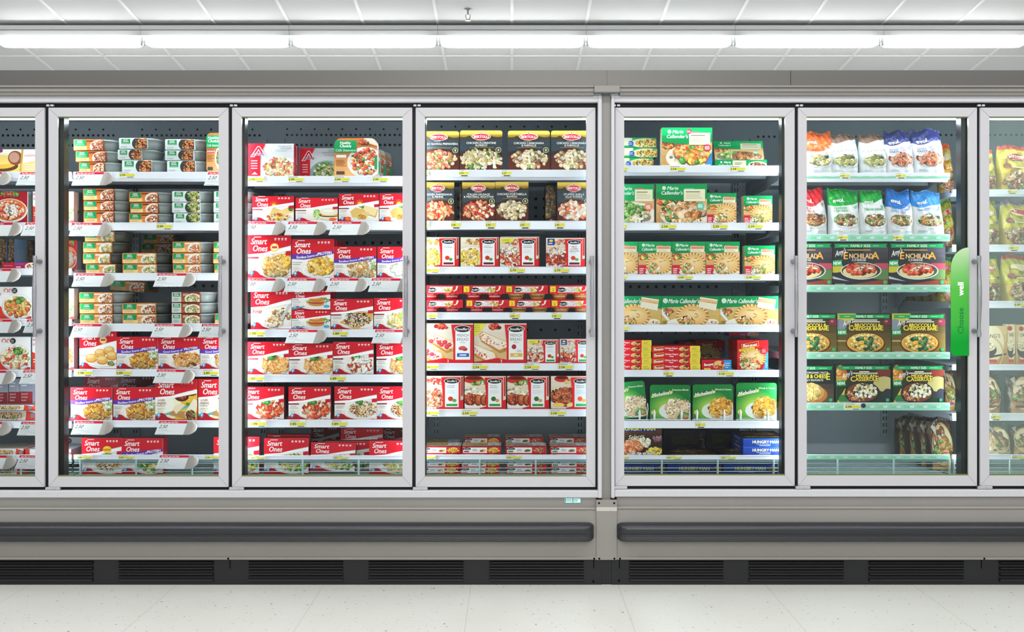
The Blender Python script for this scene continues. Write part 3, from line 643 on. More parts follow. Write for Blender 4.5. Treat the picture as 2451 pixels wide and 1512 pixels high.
def d_mcwide(a):
    G = '#0b8a4a'
    a.fill('#d8b468'); a.grad(.3, 1, '#d9bd7c', '#c9a24e', 4)
    a.food(.1, .52, .1, .16, ['#d8523a', '#e8843a', '#4f8f3a', '#e8d8b8', '#b83a2a'], 26, .07); a.poly([(0, .45), (.14, .82), (.11, .86), (0, .62)], '#e9ecee')
    a.ell(.48, .95, .4, .22, '#efe9dd'); a.ell(.86, .9, .12, .12, '#efe6c8')
    a.band(lambda u: 0, lambda u: .4-.05*math.sin(u*3.1)+.04*u, G); a.pie(.53, .68, .275, .4)
    a.circ(.065, .16, .085, '#e9f3ea'); a.circ(.065, .16, .055, '#b8d8c0'); a.circ(.065, .16, .025, '#e9f3ea')
    a.text("Marie Callender's", .115, .24, .145, WHITE, bold=.015, shear=.28, w=.52)
    a.poly([(.66, .03), (.96, .12), (.93, .5), (.63, .38)], '#efe9d2'); a.poly([(.66, .08), (.95, .17), (.94, .28), (.65, .18)], '#e0a866'); a.text('Chicken Pot Pie', .67, .165, .06, '#f8ead0', w=.26, rot=-.11)
    a.circ(.87, .9, .1, '#f4ecd8'); a.text('4', .855, .95, .11, '#b02030', 'c', bold=.03); a.lines(.89, .88, .97, 2, .05, '#8a7a4a', .02)
    a.lines(.02, .86, .13, 2, .05, '#7a6a3a', .025)
def d_mcflat(a, dish='roast'):
    a.fill('#0b8a4a'); a.rect(0, .02, .45, .8, '#e9e6c4'); a.lines(.04, .2, .32, 2, .2, '#6f7a4a', .07)
    a.ell(.76, .55, .34, .48, '#e3d8b8'); a.food(.78, .55, .28, .4, ['#d8b23a', '#b8782c', '#8a4a1c', '#e8cf6a', '#6a9a3c'], 50, .12); a.circ(.42, .6, .28, '#2a4f9a'); a.lines(.36, .5, .46, 2, .14, '#cfd8ee', .06)
def d_mcflat2(a):
    a.fill('#0b8a4a'); a.circ(.12, .35, .14, '#e9f3ea'); a.text('Marie', .17, .5, .3, WHITE, w=.14, bold=.02, shear=.28); a.text("Callender's", .06, .97, .32, WHITE, w=.26, bold=.02, shear=.28); a.rect(.34, .1, .6, .98, '#e9e6c4'); a.lines(.38, .4, .55, 2, .2, '#6f7a4a', .1); a.rect(.62, 0, 1, 1, '#0f9a55'); a.ell(.82, .7, .18, .5, '#efe8d4'); a.food(.82, .72, .15, .36, BROWN, 30, .12, 'stick')

def d_banq_flat(a):
    a.fill('#cf1a26'); a.poly([(.03, .32), (.24, .1), (.24, .72), (.03, .95)], '#f3c83a'); a.poly([(.035, .4), (.235, .17), (.235, .65), (.035, .88)], '#b01420'); a.text('Banquet', .045, .78, .36, WHITE, w=.185, bold=.03, shear=.2, rot=.08)
    a.text('Chicken Fingers', .4, .52, .26, WHITE, 'c', w=.27, bold=.025); a.text('Meal', .4, .88, .24, WHITE, 'c', bold=.025)
    a.ell(.66, .55, .1, .36, '#e8c98a'); a.ell(.7, .4, .06, .16, '#5a2412'); a.food(.66, .65, .08, .2, ['#e8b860', '#d89a40'], 10, .16); a.rect(.79, .0, 1, 1, '#ecd94a'); a.lines(.83, .3, .96, 3, .18, '#a8962a', .06)
def d_banq_pie(a):
    a.fill('#cf1a26'); a.grad(0, .6, '#d01c28', '#d8323a', 3); a.poly([(.8, 1), (1, .55), (1, 1)], '#3fa0d8'); a.rect(.88, .4, 1, 1, '#4aa6da'); a.pie(.5, .58, .42, .3, '#e6bd74'); a.food(.42, .82, .34, .18, ['#f2e4c4', '#e8843a', '#4f8f3a', '#c8321e', '#f0d8a0', '#d8a060'], 46, .07)
    a.poly([(.12, .14), (.68, .03), (.7, .19), (.14, .27)], '#f3c83a'); a.poly([(.135, .15), (.67, .045), (.685, .18), (.15, .26)], '#b01420'); a.text('Banquet', .41, .21, .1, WHITE, 'c', w=.5, bold=.03, shear=.2, rot=.12)
    a.poly([(.05, .3), (.55, .22), (.56, .31), (.06, .38)], '#f0cf3a'); a.text('Chicken Pot Pie', .3, .325, .05, '#7a1a14', 'c', w=.45, rot=.1); a.circ(.86, .35, .12, '#c8283a'); a.lines(.8, .31, .92, 3, .04, '#f2ccd0', .016); a.lines(.9, .76, .98, 3, .06, '#e8f2fa', .02)
def d_banq_small(a):
    a.fill('#cf1a26'); a.rect(.74, 0, 1, 1, '#2f8fcf'); a.ell(.58, .5, .2, .42, '#e6bd74'); a.food(.6, .7, .18, .24, ['#c8321e', '#f2e4c4', '#e8843a'], 16, .12); a.poly([(.06, .3), (.42, .12), (.42, .55), (.06, .72)], '#b01420'); a.text('Banquet', .08, .6, .24, WHITE, w=.32, bold=.03, shear=.2, rot=.1); a.rect(.08, .78, .3, .95, '#f0cf3a'); a.circ(.7, .3, .14, '#b01430'); a.lines(.79, .3, .95, 3, .2, '#dcebf6', .06)

def d_mich(a, dish='fett'):
    a.fill('#12702f'); a.grad(0, .75, '#1d7a38', '#0f6a2c', 4)
    for k in range(6): a.ell(.42, .62, .5-.06*k, .42-.05*k, mixc('#1d7a38', '#9cc84a', .16*(k+1)), rot=.25)
    a.ell(.72, .72, .5, .27, '#dfe8df'); a.food(.7, .64, .32, .27, CREAMY+['#e8b890'] if dish == 'fett' else ['#f0b848', '#e8a430', '#f6cc6e', '#d88c24'], 56, .075, 'curl' if dish == 'fett' else ['curl', 'blob'])
    if dish == 'fett': a.food(.84, .84, .12, .08, ['#5fae5a', '#3f8f4a', '#a8702c'], 14, .06)
    a.band(lambda u: .3-.28*(u-.05), lambda u: .36-.26*(u-.05), '#c8d048', .03, .56, 8); a.text("Michelina's", .06, .345, .1, WHITE, w=.48, bold=.025, shear=.25, rot=.2, outline='#0d3f1c', ow=.02)
    a.text('Fettuccine Alfredo' if dish == 'fett' else 'Wheels & Cheese', .95, .16, .045, '#eef4e4', 'r', w=.4, bold=.02)
    a.circ(.09, .76, .065, '#d9d24a'); a.circ(.09, .76, .045, '#efe88a'); a.lines(.03, .92, .5, 1, .03, '#cfe0c8', .014)
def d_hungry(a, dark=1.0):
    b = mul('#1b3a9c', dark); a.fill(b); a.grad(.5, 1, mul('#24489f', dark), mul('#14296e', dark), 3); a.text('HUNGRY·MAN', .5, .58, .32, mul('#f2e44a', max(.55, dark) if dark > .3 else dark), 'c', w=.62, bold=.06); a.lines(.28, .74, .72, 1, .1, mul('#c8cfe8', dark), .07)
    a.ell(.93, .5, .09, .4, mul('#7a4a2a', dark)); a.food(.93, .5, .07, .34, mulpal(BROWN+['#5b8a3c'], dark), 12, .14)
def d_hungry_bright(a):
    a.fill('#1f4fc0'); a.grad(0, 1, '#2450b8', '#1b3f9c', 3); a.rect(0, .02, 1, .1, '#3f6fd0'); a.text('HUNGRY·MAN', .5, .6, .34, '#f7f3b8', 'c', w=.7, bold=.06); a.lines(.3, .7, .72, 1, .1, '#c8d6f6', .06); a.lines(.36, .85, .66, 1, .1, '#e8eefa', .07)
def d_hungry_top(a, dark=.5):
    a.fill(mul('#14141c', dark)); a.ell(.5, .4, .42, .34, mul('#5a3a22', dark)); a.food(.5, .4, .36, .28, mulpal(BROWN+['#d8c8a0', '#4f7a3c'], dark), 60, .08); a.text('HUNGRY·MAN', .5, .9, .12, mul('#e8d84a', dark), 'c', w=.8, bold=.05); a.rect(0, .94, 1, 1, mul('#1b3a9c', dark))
def d_selects(a):
    a.fill('#2a1a12'); a.grad(0, .5, '#6a3f1c', '#1c120c', 4); a.rect(0, 0, .88, .22, '#16226a'); a.text('HUNGRY·MAN', .46, .17, .12, '#f6e84a', 'c', w=.82, bold=.06)
    a.food(.52, .58, .24, .16, ['#f4eccc', '#e6d8a4', '#fbf6e4'], 30, .07); a.food(.9, .44, .1, .08, ['#7a4a5a', '#a87a84'], 12, .07); a.food(.26, .72, .3, .24, ['#c86a34', '#d98450', '#a84a22', '#e8a878'], 46, .1); a.food(.84, .86, .2, .13, ['#f2d83a', '#e8c028', '#f8e678'], 60, .04); a.food(.5, .96, .3, .05, ['#f6f4ee', '#e0dcd2'], 24, .05)
    a.text('Selects', .4, .44, .13, '#f8eed0', 'c', w=.62, bold=.01, shear=.4, rot=.08, outline='#2a160c', ow=.02)

def amy_top(a, s='FAMILY SIZE'):
    a.poly([(.02, .03), (.98, .03), (.955, .075), (.97, .12), (.03, .12), (.045, .075)], '#17a05a'); a.text(s, .5, .105, .055, '#f4fbf4', 'c', bold=.02); a.lines(.12, .07, .28, 1, .02, '#b8e4c8', .014); a.lines(.72, .07, .88, 1, .02, '#b8e4c8', .014)
def d_amy(a, dish='ench'):
    if dish == 'ench':
        a.fill('#2c2a30'); a.grad(.1, .6, '#4a4650', '#2a2428', 4, .55, 1); a.rect(.75, .48, 1, .62, '#b8485a'); a.ell(.05, .6, .16, .1, '#c8b83a'); a.ell(.9, .74, .3, .12, '#5a7a4a'); a.poly([(.3, .98), (1, .84), (1, 1), (.3, 1)], '#8a3f28'); a.poly([(0, .78), (.3, .9), (0, .84)], '#b8c0c4')
        a.ell(.51, .66, .37, .2, '#d9ddd8'); a.ell(.51, .655, .35, .18, '#3a3c34'); a.ell(.49, .68, .31, .15, '#e3cf9a'); a.food(.5, .62, .27, .11, ['#c8321e', '#dd4a2c', '#b02415', '#e86a3c'], 46, .07, 'blob'); a.food(.52, .58, .2, .07, ['#f4ead6', '#e88a6a', '#f0dcc0', '#d85a34'], 16, .03, 'stick')
        amy_top(a); a.lines(.26, .165, .8, 1, .02, '#d8a84a', .02)
        a.text('E', .2, .385, .16, '#f2b04a', bold=.03, xs=.9); a.text('NCHILAD', .3, .37, .11, '#f0c48a', w=.42, bold=.03); a.text('A', .7, .385, .16, '#f2b04a', bold=.03); a.text('CHEESE', .47, .43, .045, '#f2eee6', 'c', bold=.02, xs=1.4)
    elif dish == 'broc':
        a.fill('#5c4a1a'); a.grad(0, 1, '#2c2016', '#7c6626', 6); a.ell(.12, .06, .24, .14, '#d8c23a'); a.ell(.05, .3, .12, .16, '#8a8f9a'); a.ell(.93, .22, .08, .09, '#7a2438'); a.ell(.91, .2, .03, .03, '#b86a78')
        a.ell(.52, .76, .37, .28, '#5c1c14'); a.ell(.52, .75, .345, .25, '#e0b44a'); a.food(.52, .74, .31, .22, ['#f0c24a', '#e8a838', '#f6dc8a', '#d8902c', '#f2ecc8'], 70, .055); a.food(.52, .76, .26, .18, ['#2f6a3a', '#3f7d44'], 10, .06)
        a.rect(0, .68, .16, .72, '#b8a05a'); amy_top(a); a.lines(.3, .155, .84, 1, .02, '#f2eedc', .025); a.lines(.28, .2, .86, 1, .02, '#f2eedc', .025)
        a.text('BROCCOLI &', .32, .34, .085, '#f6e04a', w=.48, bold=.04, outline='#5a3408'); a.text('C', .21, .43, .125, '#f6e04a', bold=.03, outline='#5a3408'); a.text('HEDDAR BAK', .295, .43, .085, '#f6e04a', w=.52, bold=.04, outline='#5a3408'); a.text('E', .797, .43, .12, '#f6e04a', bold=.03, outline='#5a3408')
    elif dish == 'cass':
        a.fill('#16281c'); a.grad(.1, 1, '#3a2c20', '#18301f', 4); a.food(.08, .28, .09, .22, ['#d88a2a', '#e8a83a', '#b8681c'], 16, .1); a.ell(.9, .2, .18, .1, '#7a2a20'); a.ell(.88, .5, .2, .2, '#c8bc7a'); a.ell(.95, .78, .1, .16, '#2a2a3a'); a.poly([(.0, 1), (.16, .62), (.2, .66), (.08, 1)], '#d8c23a'); a.ell(.14, .9, .1, .12, '#2f7a3a')
        a.ell(.48, .74, .33, .3, '#14241c'); a.ell(.48, .72, .29, .25, '#7a3a20'); a.food(.4, .8, .22, .16, ['#a8482a', '#c86a3c', '#7a2c18', '#e8b07a'], 34, .05); a.food(.52, .68, .24, .18, ['#f6f0da', '#e8d87a', '#f2e6b0', '#fbf8ec', '#2a2018'], 70, .05)
        amy_top(a); a.lines(.42, .165, .64, 1, .02, '#f2eedc', .025); a.lines(.3, .205, .78, 1, .02, '#f2eedc', .025); a.text('MEXICAN', .36, .33, .085, '#f6dc4a', w=.38, bold=.04, outline='#4a2c08'); a.text('C', .26, .43, .13, '#f6dc4a', bold=.03, outline='#4a2c08'); a.text('ASSEROL', .35, .42, .09, '#f6dc4a', w=.4, bold=.04, outline='#4a2c08'); a.text('E', .722, .42, .13, '#f6dc4a', bold=.03, outline='#4a2c08')
    else:
        a.fill('#1c2420'); a.grad(.5, 1, '#3a2f26', '#5a4a38', 4); a.ell(.56, .78, .32, .26, '#b8743a'); a.ell(.54, .72, .28, .25, '#d8a050'); a.food(.53, .7, .25, .22, ['#f4d27a', '#eec05a', '#f9e4a8'], 50, .08, ['curl', 'blob']); amy_top(a); a.text('WITH ORGANIC PASTA', .9, .22, .05, '#f4f2ea', 'r', w=.66, bold=.02); a.text('MACARONI & CHEES', .85, .34, .1, '#f6e24a', 'r', w=.72, bold=.04); a.text('E', .86, .38, .16, '#f6e24a', bold=.03); a.text('FAMILY FAVORITE', .8, .42, .05, '#f4f2ea', 'r', w=.56, bold=.02)
    if dish != 'mac':
        a.text("Amy's", .045 if dish == 'ench' else .1, .33 if dish != 'cass' else .36, .12, '#f8f8f4', w=.2, bold=.01, shear=.5, rot=.35); a.poly([(.0, .42), (.17, .4), (.155, .47), (.18, .54), (.0, .55)], '#17a05a'); a.text('NEW!', .015, .52, .075, '#f4fbf4', w=.14, bold=.03)
    a.circ(.94, .92, .045, '#2fb06a'); a.lines(.04, .96, .3, 1, .02, '#c8c4b8', .012)

def d_cuisine(a, dish='pasta', ribbon=True):
    """white dinner box with thin red lettering."""
    a.fill('#f4f3f4'); a.poly([(0, .45), (.3, .6), (.55, 1), (0, 1)], '#d83a28'); a.band(lambda u: .9, lambda u: 1.0, '#c83a30')
    pal, kd = dict(pasta=(CREAMY+['#9fb060', '#c8503a'], 'stick'), ravioli=(['#e8b050', '#f0c878', '#d88a34', '#4f7a2c', '#d8602a'], ['blob', 'blob', 'curl']), salad=(GREENS+['#f2ead8', '#e8d8b0'], 'stick'), orange=(['#e8743a', '#f09a5a', '#d85a28', '#f4d0a0'], 'stick'))[dish]
    a.ell(.68, .62, .36, .4, '#d8d4ce'); a.ell(.68, .6, .34, .37, '#f6f4ef'); a.food(.68, .6, .29, .3, pal, 66, .07, kd); a.food(.74, .42, .1, .09, GREENS, 10, .06)
    a.text('cuisine', .02, .26, .1, '#d84a30', w=.3); a.text('lean', .02, .12, .08, '#d84a30'); a.ring(.42, .12, .05, .07, '#d84a30', .3, a0=-60, a1=220); a.ring(.52, .12, .04, .06, '#d84a30', .3, a0=0, a1=250); a.circ(.62, .12, .085, '#20242c'); a.lines(.58, .09, .66, 2, .05, '#cfd3d8', .02)
    a.lines(.03, .66, .2, 2, .07, '#f8e8e2', .03)
def d_cuisine_sand(a):
    a.fill('#f3efe8'); a.grad(0, 1, '#f6f2ea', '#e8c868', 5, 0, .62); a.ell(.22, .7, .32, .24, '#5a3a1e'); a.ell(.2, .58, .3, .24, '#e8b84a'); a.ell(.22, .44, .26, .2, '#f6d87a'); a.ell(.48, .36, .14, .3, '#8a4a34'); a.ell(.46, .34, .1, .22, '#c89a84'); a.poly([(.6, 0), (.64, 0), (.6, 1), (.56, 1)], '#c89a3c')
    a.circ(.08, .1, .09, '#e0562a'); a.circ(.2, .05, .09, '#7a2a6a'); a.text('cuisine', .66, .3, .12, '#d8503a', w=.34); a.band(lambda u: .55-.06*math.sin(u*9), lambda u: 1.0, '#e8cf86', .6, 1.0, 8); a.lines(.66, .62, .96, 3, .1, '#fbf2d8', .03)
def d_cuisine_red(a):
    a.fill('#b01c28'); a.grad(0, 1, '#a81824', '#8a1420', 3); a.food(.5, .08, .3, .1, ['#d83a34', '#b8202a', '#5b9a3c'], 16, .08); a.text('lean', .02, .12, .09, '#f08a3a', bold=.02); a.text('cuisine', .02, .25, .1, '#f08a3a', w=.3, bold=.02)
    a.ell(.6, .6, .4, .38, '#e8e2da'); a.ell(.6, .58, .37, .34, '#d8703a'); a.food(.6, .58, .33, .3, ['#e8843a', '#f2b070', '#d8523a', '#f6efe2', '#c83a28'], 90, .06); a.food(.66, .56, .18, .14, ['#f8f4ec', '#f2e0d4'], 24, .05); a.lines(.4, .96, .9, 1, .02, '#2a1a1a', .025)
def d_panini_flat(a):
    a.fill('#e8e9ec'); a.rect(0, .0, .1, 1, '#c83a30'); a.poly([(.82, 0), (1, .3), (1, 1), (.8, 1)], '#d8482e'); a.ell(.5, .52, .3, .4, '#e2cda0'); a.food(.5, .5, .26, .34, ['#e8d8b0', '#c8a060', '#6a8a3c', '#f2ead8', '#a8583a'], 40, .14, 'stick'); a.rect(.9, .3, .97, .75, '#8a90a8')
def d_panini(a):
    a.fill('#9aa0b2'); a.rect(.0, .52, 1, 1, '#8a2a30'); a.lines(.1, .15, .7, 2, .12, '#d8dce6', .05); a.text('Spinach &', .1, .64, .07, '#e8d0d0', w=.5); a.text('Artichoke', .1, .76, .07, '#e8d0d0', w=.5); a.text('Snack', .1, .88, .07, '#e8d0d0', w=.4)
def d_redstrip(a):
    a.fill('#b01c34'); a.rect(.35, .05, .6, .4, '#8a3a9a'); a.ell(.82, .6, .2, .6, '#f0e8e0'); a.food(.82, .6, .16, .5, ['#d8402a', '#f2d8b0', '#8a3a1c'], 20, .2); a.lines(.38, .6, .55, 1, .1, '#f6d8dc', .15); a.lines(.05, .4, .3, 1, .1, '#d86a74', .15)
def d_chang(a):
    a.fill('#c8a05a'); a.grad(0, 1, '#e8c88a', '#b8843c', 5); a.ell(.5, .45, .42, .5, '#f2e2b8'); a.text("CHANG'S", .2, .3, .09, '#2a2018', w=.6, bold=.01); a.circ(.3, .1, .06, '#b01c24'); a.ell(.36, .62, .34, .2, '#2a1a14'); a.ell(.36, .55, .3, .11, '#f2e0b0'); a.food(.36, .5, .26, .08, ['#f4e4b8', '#e8c880', '#f8f0d8'], 26, .05); a.poly([(.4, .78), (.98, .7), (.98, .74), (.42, .84)], '#2a1a14'); a.rect(.15, .86, .7, .94, '#c8321e'); a.ring(.3, .72, .6, .5, '#d8b878', .06, a0=-80, a1=60)
def d_dots(a):
    a.fill('#30343c'); a.food(.5, .5, .5, .5, ['#5a4a3a', '#7a3a24', '#3a4a34', '#8a6a3a'], 40, .1)
# ================================================================= package builders
def flatart(fn, w, h, seed=1, outline=None, **kw):
    a = Art(w, h, seed, outline); fn(a, **kw); return a

def carton(w, h, d, fn, kw=None, side='#8c1020', top=None, seed=1, corner=0.0, top_only=False, topart=None, leftart=None, sides=None):
    """paper carton: x centred, standing on z=0, front at y=0."""
    mb = MB(); sides = sides or {}
    if corner > 0:
        o = round_rect(w, h, corner, 5, top_only)
        mb.prism_y([(p[0]-w/2, p[1]) for p in o], 0, d, mul(side, .9), side)
        a = flatart(fn, w, h, seed, o, **(kw or {}))
    else:
        cols = dict(front=side, back=side, left=side, right=side, top=top or side, bottom=side); cols.update(sides)
        mb.box(-w/2, w/2, 0, d, 0, h, b=.0012, cols=cols)
        a = flatart(fn, w, h, seed, **(kw or {}))
        # tuck-flap seam on the upper edge and a printed strip on both sides
        mb.face([(-w/2+.004, d*.5, h+.0003), (w/2-.004, d*.5, h+.0003), (w/2-.004, d*.5+.0012, h+.0003), (-w/2+.004, d*.5+.0012, h+.0003)], mul(top or side, .6))
        for sx in (-1, 1):
            x = sx*(w/2+.0003); q = [(x, d*.2, h*.15), (x, d*.8, h*.15), (x, d*.8, h*.6), (x, d*.2, h*.6)]
            mb.face(q if sx > 0 else q[::-1], mixc(sides.get('left' if sx < 0 else 'right', side), '#f0ece4', .22))
    mb.art(a, lambda x, z, off: (x-w/2, -off, z))
    if topart:
        t = flatart(topart[0], w, d, seed+1, **topart[1]); mb.art(t, lambda x, z, off: (x-w/2, z, h+off))
    if leftart:
        for sx in (-1, 1):
            t = flatart(leftart[0], d, h, seed+2, **leftart[1]); mb.art(t, (lambda x, z, off: (-w/2-off, d-x, z)) if sx < 0 else (lambda x, z, off: (w/2+off, x, z)))
    return [('', mb, 'print')]

def supere(w, d, n, k, cx=0, cy=0, p=3.2):
    r = []
    for i in range(n):
        t = 2*math.pi*i/n; c, s = math.cos(t), math.sin(t)
        r.append((cx+w/2*math.copysign(abs(c)**(2/p), c), cy+d/2*math.copysign(abs(s)**(2/p), s), k))
    return r
def tray(w, h, d, kw, side='#c86a30', dark=False, seed=1, frac=.66):
    """oval steamer tray with a rolled rim inside a printed paper band."""
    t = MB(); n = 36; cy = d/2
    rows = [supere(w*.80, d*.80, n, .0008, 0, cy), supere(w*.86, d*.86, n, .004, 0, cy), supere(w*.93, d*.93, n, h*.55, 0, cy), supere(w*.955, d*.955, n, h*.8, 0, cy), supere(w*1.0, d*1.0, n, h*.83, 0, cy),
            supere(w*1.0, d*1.0, n, h*.93, 0, cy), supere(w*.96, d*.96, n, h*.985, 0, cy), supere(w*.9, d*.9, n, h*.94, 0, cy)]
    t.grid(rows, close=True); t.face(rows[0][::-1]); t.face([(p[0], p[1], p[2]) for p in rows[-1]])
    sl = MB(); x0, x1 = -w*.46, -w*.46+w*frac
    cols = dict(front=side, top=side, left=side, right=mul(side, .7), back=side, bottom=side)
    sl.box(x0, x1, -.004, d+.004, 0.0004, h-.0004, b=.004, cols=cols)
    a = flatart(d_sleeve, x1-x0-.004, h-.004, seed, **kw); sl.art(a, lambda x, z, off: (x0+.002+x, -.004-off, .002+z))
    # gusset flap of the band on its right edge
    sl.face([(x1+.0004, d*.1, h*.15), (x1+.0004, d*.3, h*.15), (x1+.0004, d*.3, h*.8), (x1+.0004, d*.1, h*.8)], '#0f9152')
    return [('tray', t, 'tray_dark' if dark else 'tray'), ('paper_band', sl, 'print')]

def cuppack(w, hs, ht, d, cup, seed=1, yellow=True):
    """two snack cups held by one printed cardboard collar."""
    out = []
    sl = MB(); sl.box(-w/2, w/2, 0, d, ht-hs, ht, b=.0012, cols=dict(front='#d3202a', back='#c01a24', left='#b01820', right='#b01820', top='#c8202a', bottom='#7a1016'))
    a = Art(w, hs, seed); a.fill('#d3202a'); a.poly([(.24, .16), (.78, .16), (.72, .84), (.2, .84)], '#f3f3f1')
    if yellow: a.rect(.02, .12, .15, .8, '#f2d93a'); a.text('2', .085, .7, .36, '#b08a10', 'c', bold=.03)
    a.ell(.29, .52, .1, .26, '#15181a'); a.text("Stouffer's", .29, .62, .2, WHITE, 'c', w=.17, bold=.02, shear=.2)
    a.text('MAC', .52, .4, .2, '#c8202a', 'c'); a.text('CUPS', .5, .82, .34, '#8f969c', 'c', w=.24); a.food(.67, .55, .1, .3, ['#f3d04e', '#e8b830', '#f7e08a'], 16, .13, 'curl')
    a.poly([(.78, .66), (.84, .5), (.86, .08), (.9, .1), (.87, .56), (.8, .74)], '#f6f1e6'); a.lines(.88, .4, .98, 3, .16, '#a81820', .05)
    sl.art(a, lambda x, z, off: (x-w/2, -off, ht-hs+z)); out.append(('collar', sl, 'print'))
    for sx in (-1, 1):
        c = MB(); r = w*.2; H = ht-hs*.25
        light = mixc(cup, '#ffffff', .7)
        prof = [(r*.72, 0), (r*.76, .001), (r*.98, H*.42), (r*1.0, H*.5), (r*1.02, H*.62), (r*1.02, H*.7), (r*.96, H*.75), (r*.97, H*.98), (r*.9, H)]
        c.lathe(prof, 26, c=cup, cfn=lambda i, j, L=light, q=cup: (L if (i == 2 and j % 3 != 0 and 14 <= j <= 24) else mul(q, .82) if i in (4, 5) and j % 2 else q))
        for v in c.v[:]: pass
        c.v = [(p[0]+sx*w*.25, p[1]+d*.5, p[2]) for p in c.v]
        # wording band round the front of the cup
        for k in range(9):
            t0, t1 = (math.radians(225+90*(k+i)/9) for i in (.1, .8)); rr = r*.9
            c.face([(sx*w*.25+rr*math.cos(t0)*1.02, d*.5+rr*math.sin(t0)*1.02, H*.2), (sx*w*.25+rr*math.cos(t1)*1.02, d*.5+rr*math.sin(t1)*1.02, H*.2), (sx*w*.25+rr*math.cos(t1)*1.05, d*.5+rr*math.sin(t1)*1.05, H*.32), (sx*w*.25+rr*math.cos(t0)*1.05, d*.5+rr*math.sin(t0)*1.05, H*.32)], mixc(cup, '#fff6e8' if cup != '#d8a860' else '#4a2a12', .8))
        out.append(('snack_cup', c, 'print'))
    return out

def pouch(w, h, d, colfn, artfn, seed=1, lean=0.0, taper=.9, skew=0.0, mat='film', back='#d8dcdc', sag=.0):
    """standing plastic bag: flat crimped seal on top, bulging body, wrinkles."""
    r = random.Random(seed); mb = MB(); NU, NV = 36, 84
    ph = [r.uniform(0, 6.28) for _ in range(8)]; ear = r.uniform(-.03, .03)
    def wid(v): return (taper+(1-taper)*min(1, v/.55))*(1-.03*math.sin(v*6+ph[0]))
    def topz(u): return 1 - .035*abs(math.sin(u*3.3+ph[1])) + ear*(u-.5)*2 + .02*math.cos(u*9+ph[2]) - .018*(1-abs(2*u-1)**4)
    def thick(u, v):
        e = max(0, 1-abs(2*u-1)**3.2)**.6
        f = 0.02 if v < .04 else min(1, .08+1.15*((v-.04)/.62)**.8) if v < .66 else 1-.25*((v-.66)/.34)**2
        return d/2*e*f
    def wr(u, v): return .0028*math.sin(u*17+v*9+ph[3])*math.sin(v*13-u*5+ph[4]) + .0022*math.sin(u*31-v*22+ph[5])*(1-v) + .0025*math.sin(v*25+u*7+ph[6])*(.4 if v > .3 else 1)
    def pt(u, v, side, off=0.0):
        x = (u-.5)*w*wid(v) + skew*(1-v)*w; z = h*(1-v)*(topz(u) if v < .5 else topz(u)*(1-(v-.5)*2)+(v-.5)*2)
        y = d/2 + side*(thick(u, v)+ (wr(u, v) if 0 < u < 1 else 0)) + side*off
        y += lean*z
        return (x, y, z)
    for side, cf in ((-1, colfn), (1, lambda u, v: back if v > .3 else colfn(u, v))):
        cut = getattr(colfn, 'cut', None); K = NV//3
        def vv(i, u): return i/NV if not cut else cut(u)*i/K if i <= K else cut(u)+(1-cut(u))*(i-K)/(NV-K)
        rows = [[pt(j/NU, vv(i, j/NU), side) for j in range(NU+1)] for i in range(NV+1)]
        mb.grid(rows, cfn=lambda i, j: cf((j+.5)/NU, vv(i+.5, (j+.5)/NU)), flip=side < 0)
    mb.face([pt(j/NU, 1, -1) for j in range(NU+1)] + [pt(j/NU, 1, 1) for j in range(NU, -1, -1)], back)
    a = Art(w, h, seed); artfn(a)
    mb.art(a, lambda x, z, off: pt(min(1, max(0, x/w)), min(1, max(0, 1-z/h)), -1, off+.0034))
    return [('', mb, mat)]

def evol_col(top, body='#e9edee', cut=.3):
    def f(u, v):
        c = cut+.05*math.sin(u*4)-.06*(u-.5)
        if v < c: return top if v > .05 else mul(top, .85)
        return body
    f.cut = lambda u: cut+.05*math.sin(u*4)-.06*(u-.5)
    return f
def evol_art(top, title, food, kinds='blob', t2=None, tcol=None, logo='white'):
    def f(a):
        a.L += 20
        a.text('evol.', .14, .3, .085, '#f6f6f4', w=.4, bold=.05)
        a.text(title, .12, .45, .045, tcol or top, w=.72, bold=.02)
        if t2: a.text(t2, .12, .51, .045, tcol or top, w=.62, bold=.02)
        a.ell(.52, .7, .42, .15, '#f6f6f2'); a.food(.5, .675, .38, .115, food, 70, .045, kinds); a.ell(.73, .6, .06, .035, '#3a4a54')
        a.lines(.12, .9, .42, 2, .025, '#a9b2b6', .01); a.lines(.6, .92, .88, 1, .025, '#b9c0c4', .01)
        a.circ(.86, .36, .032, mixc(top, '#ffffff', .5))
    return f
def yellow_art(strip, food):
    def f(a):
        a.L += 20
        a.ell(.55, .27, .33, .075, '#e8dca8'); a.ell(.55, .27, .31, .065, '#c8242c'); a.text('BERTOLLI', .55, .295, .06, WHITE, 'c', w=.52, bold=.035)
        a.text('Classic', .55, .4, .05, '#6a5a2a', 'c', shear=.3); a.rect(.3, .47, .9, .53, strip); a.lines(.36, .49, .84, 1, .03, '#f2e6d8', .018)
        a.ell(.22, .46, .1, .06, '#7a4030'); a.rect(.2, .3, .23, .42, '#8a6a3a'); a.food(.56, .78, .42, .17, food, 70, .05, ['blob', 'stick']); a.lines(.3, .95, .8, 1, .02, '#a83a2a', .02)
    return f
def yellow_col(base='#c9bf3c', top='#c8402c'):
    return lambda u, v: top if v < .1 else mixc(base, '#8f8f34', .25*abs(math.sin(u*7+v*3))) if v < .62 else mixc(base, '#a8883a', .5)
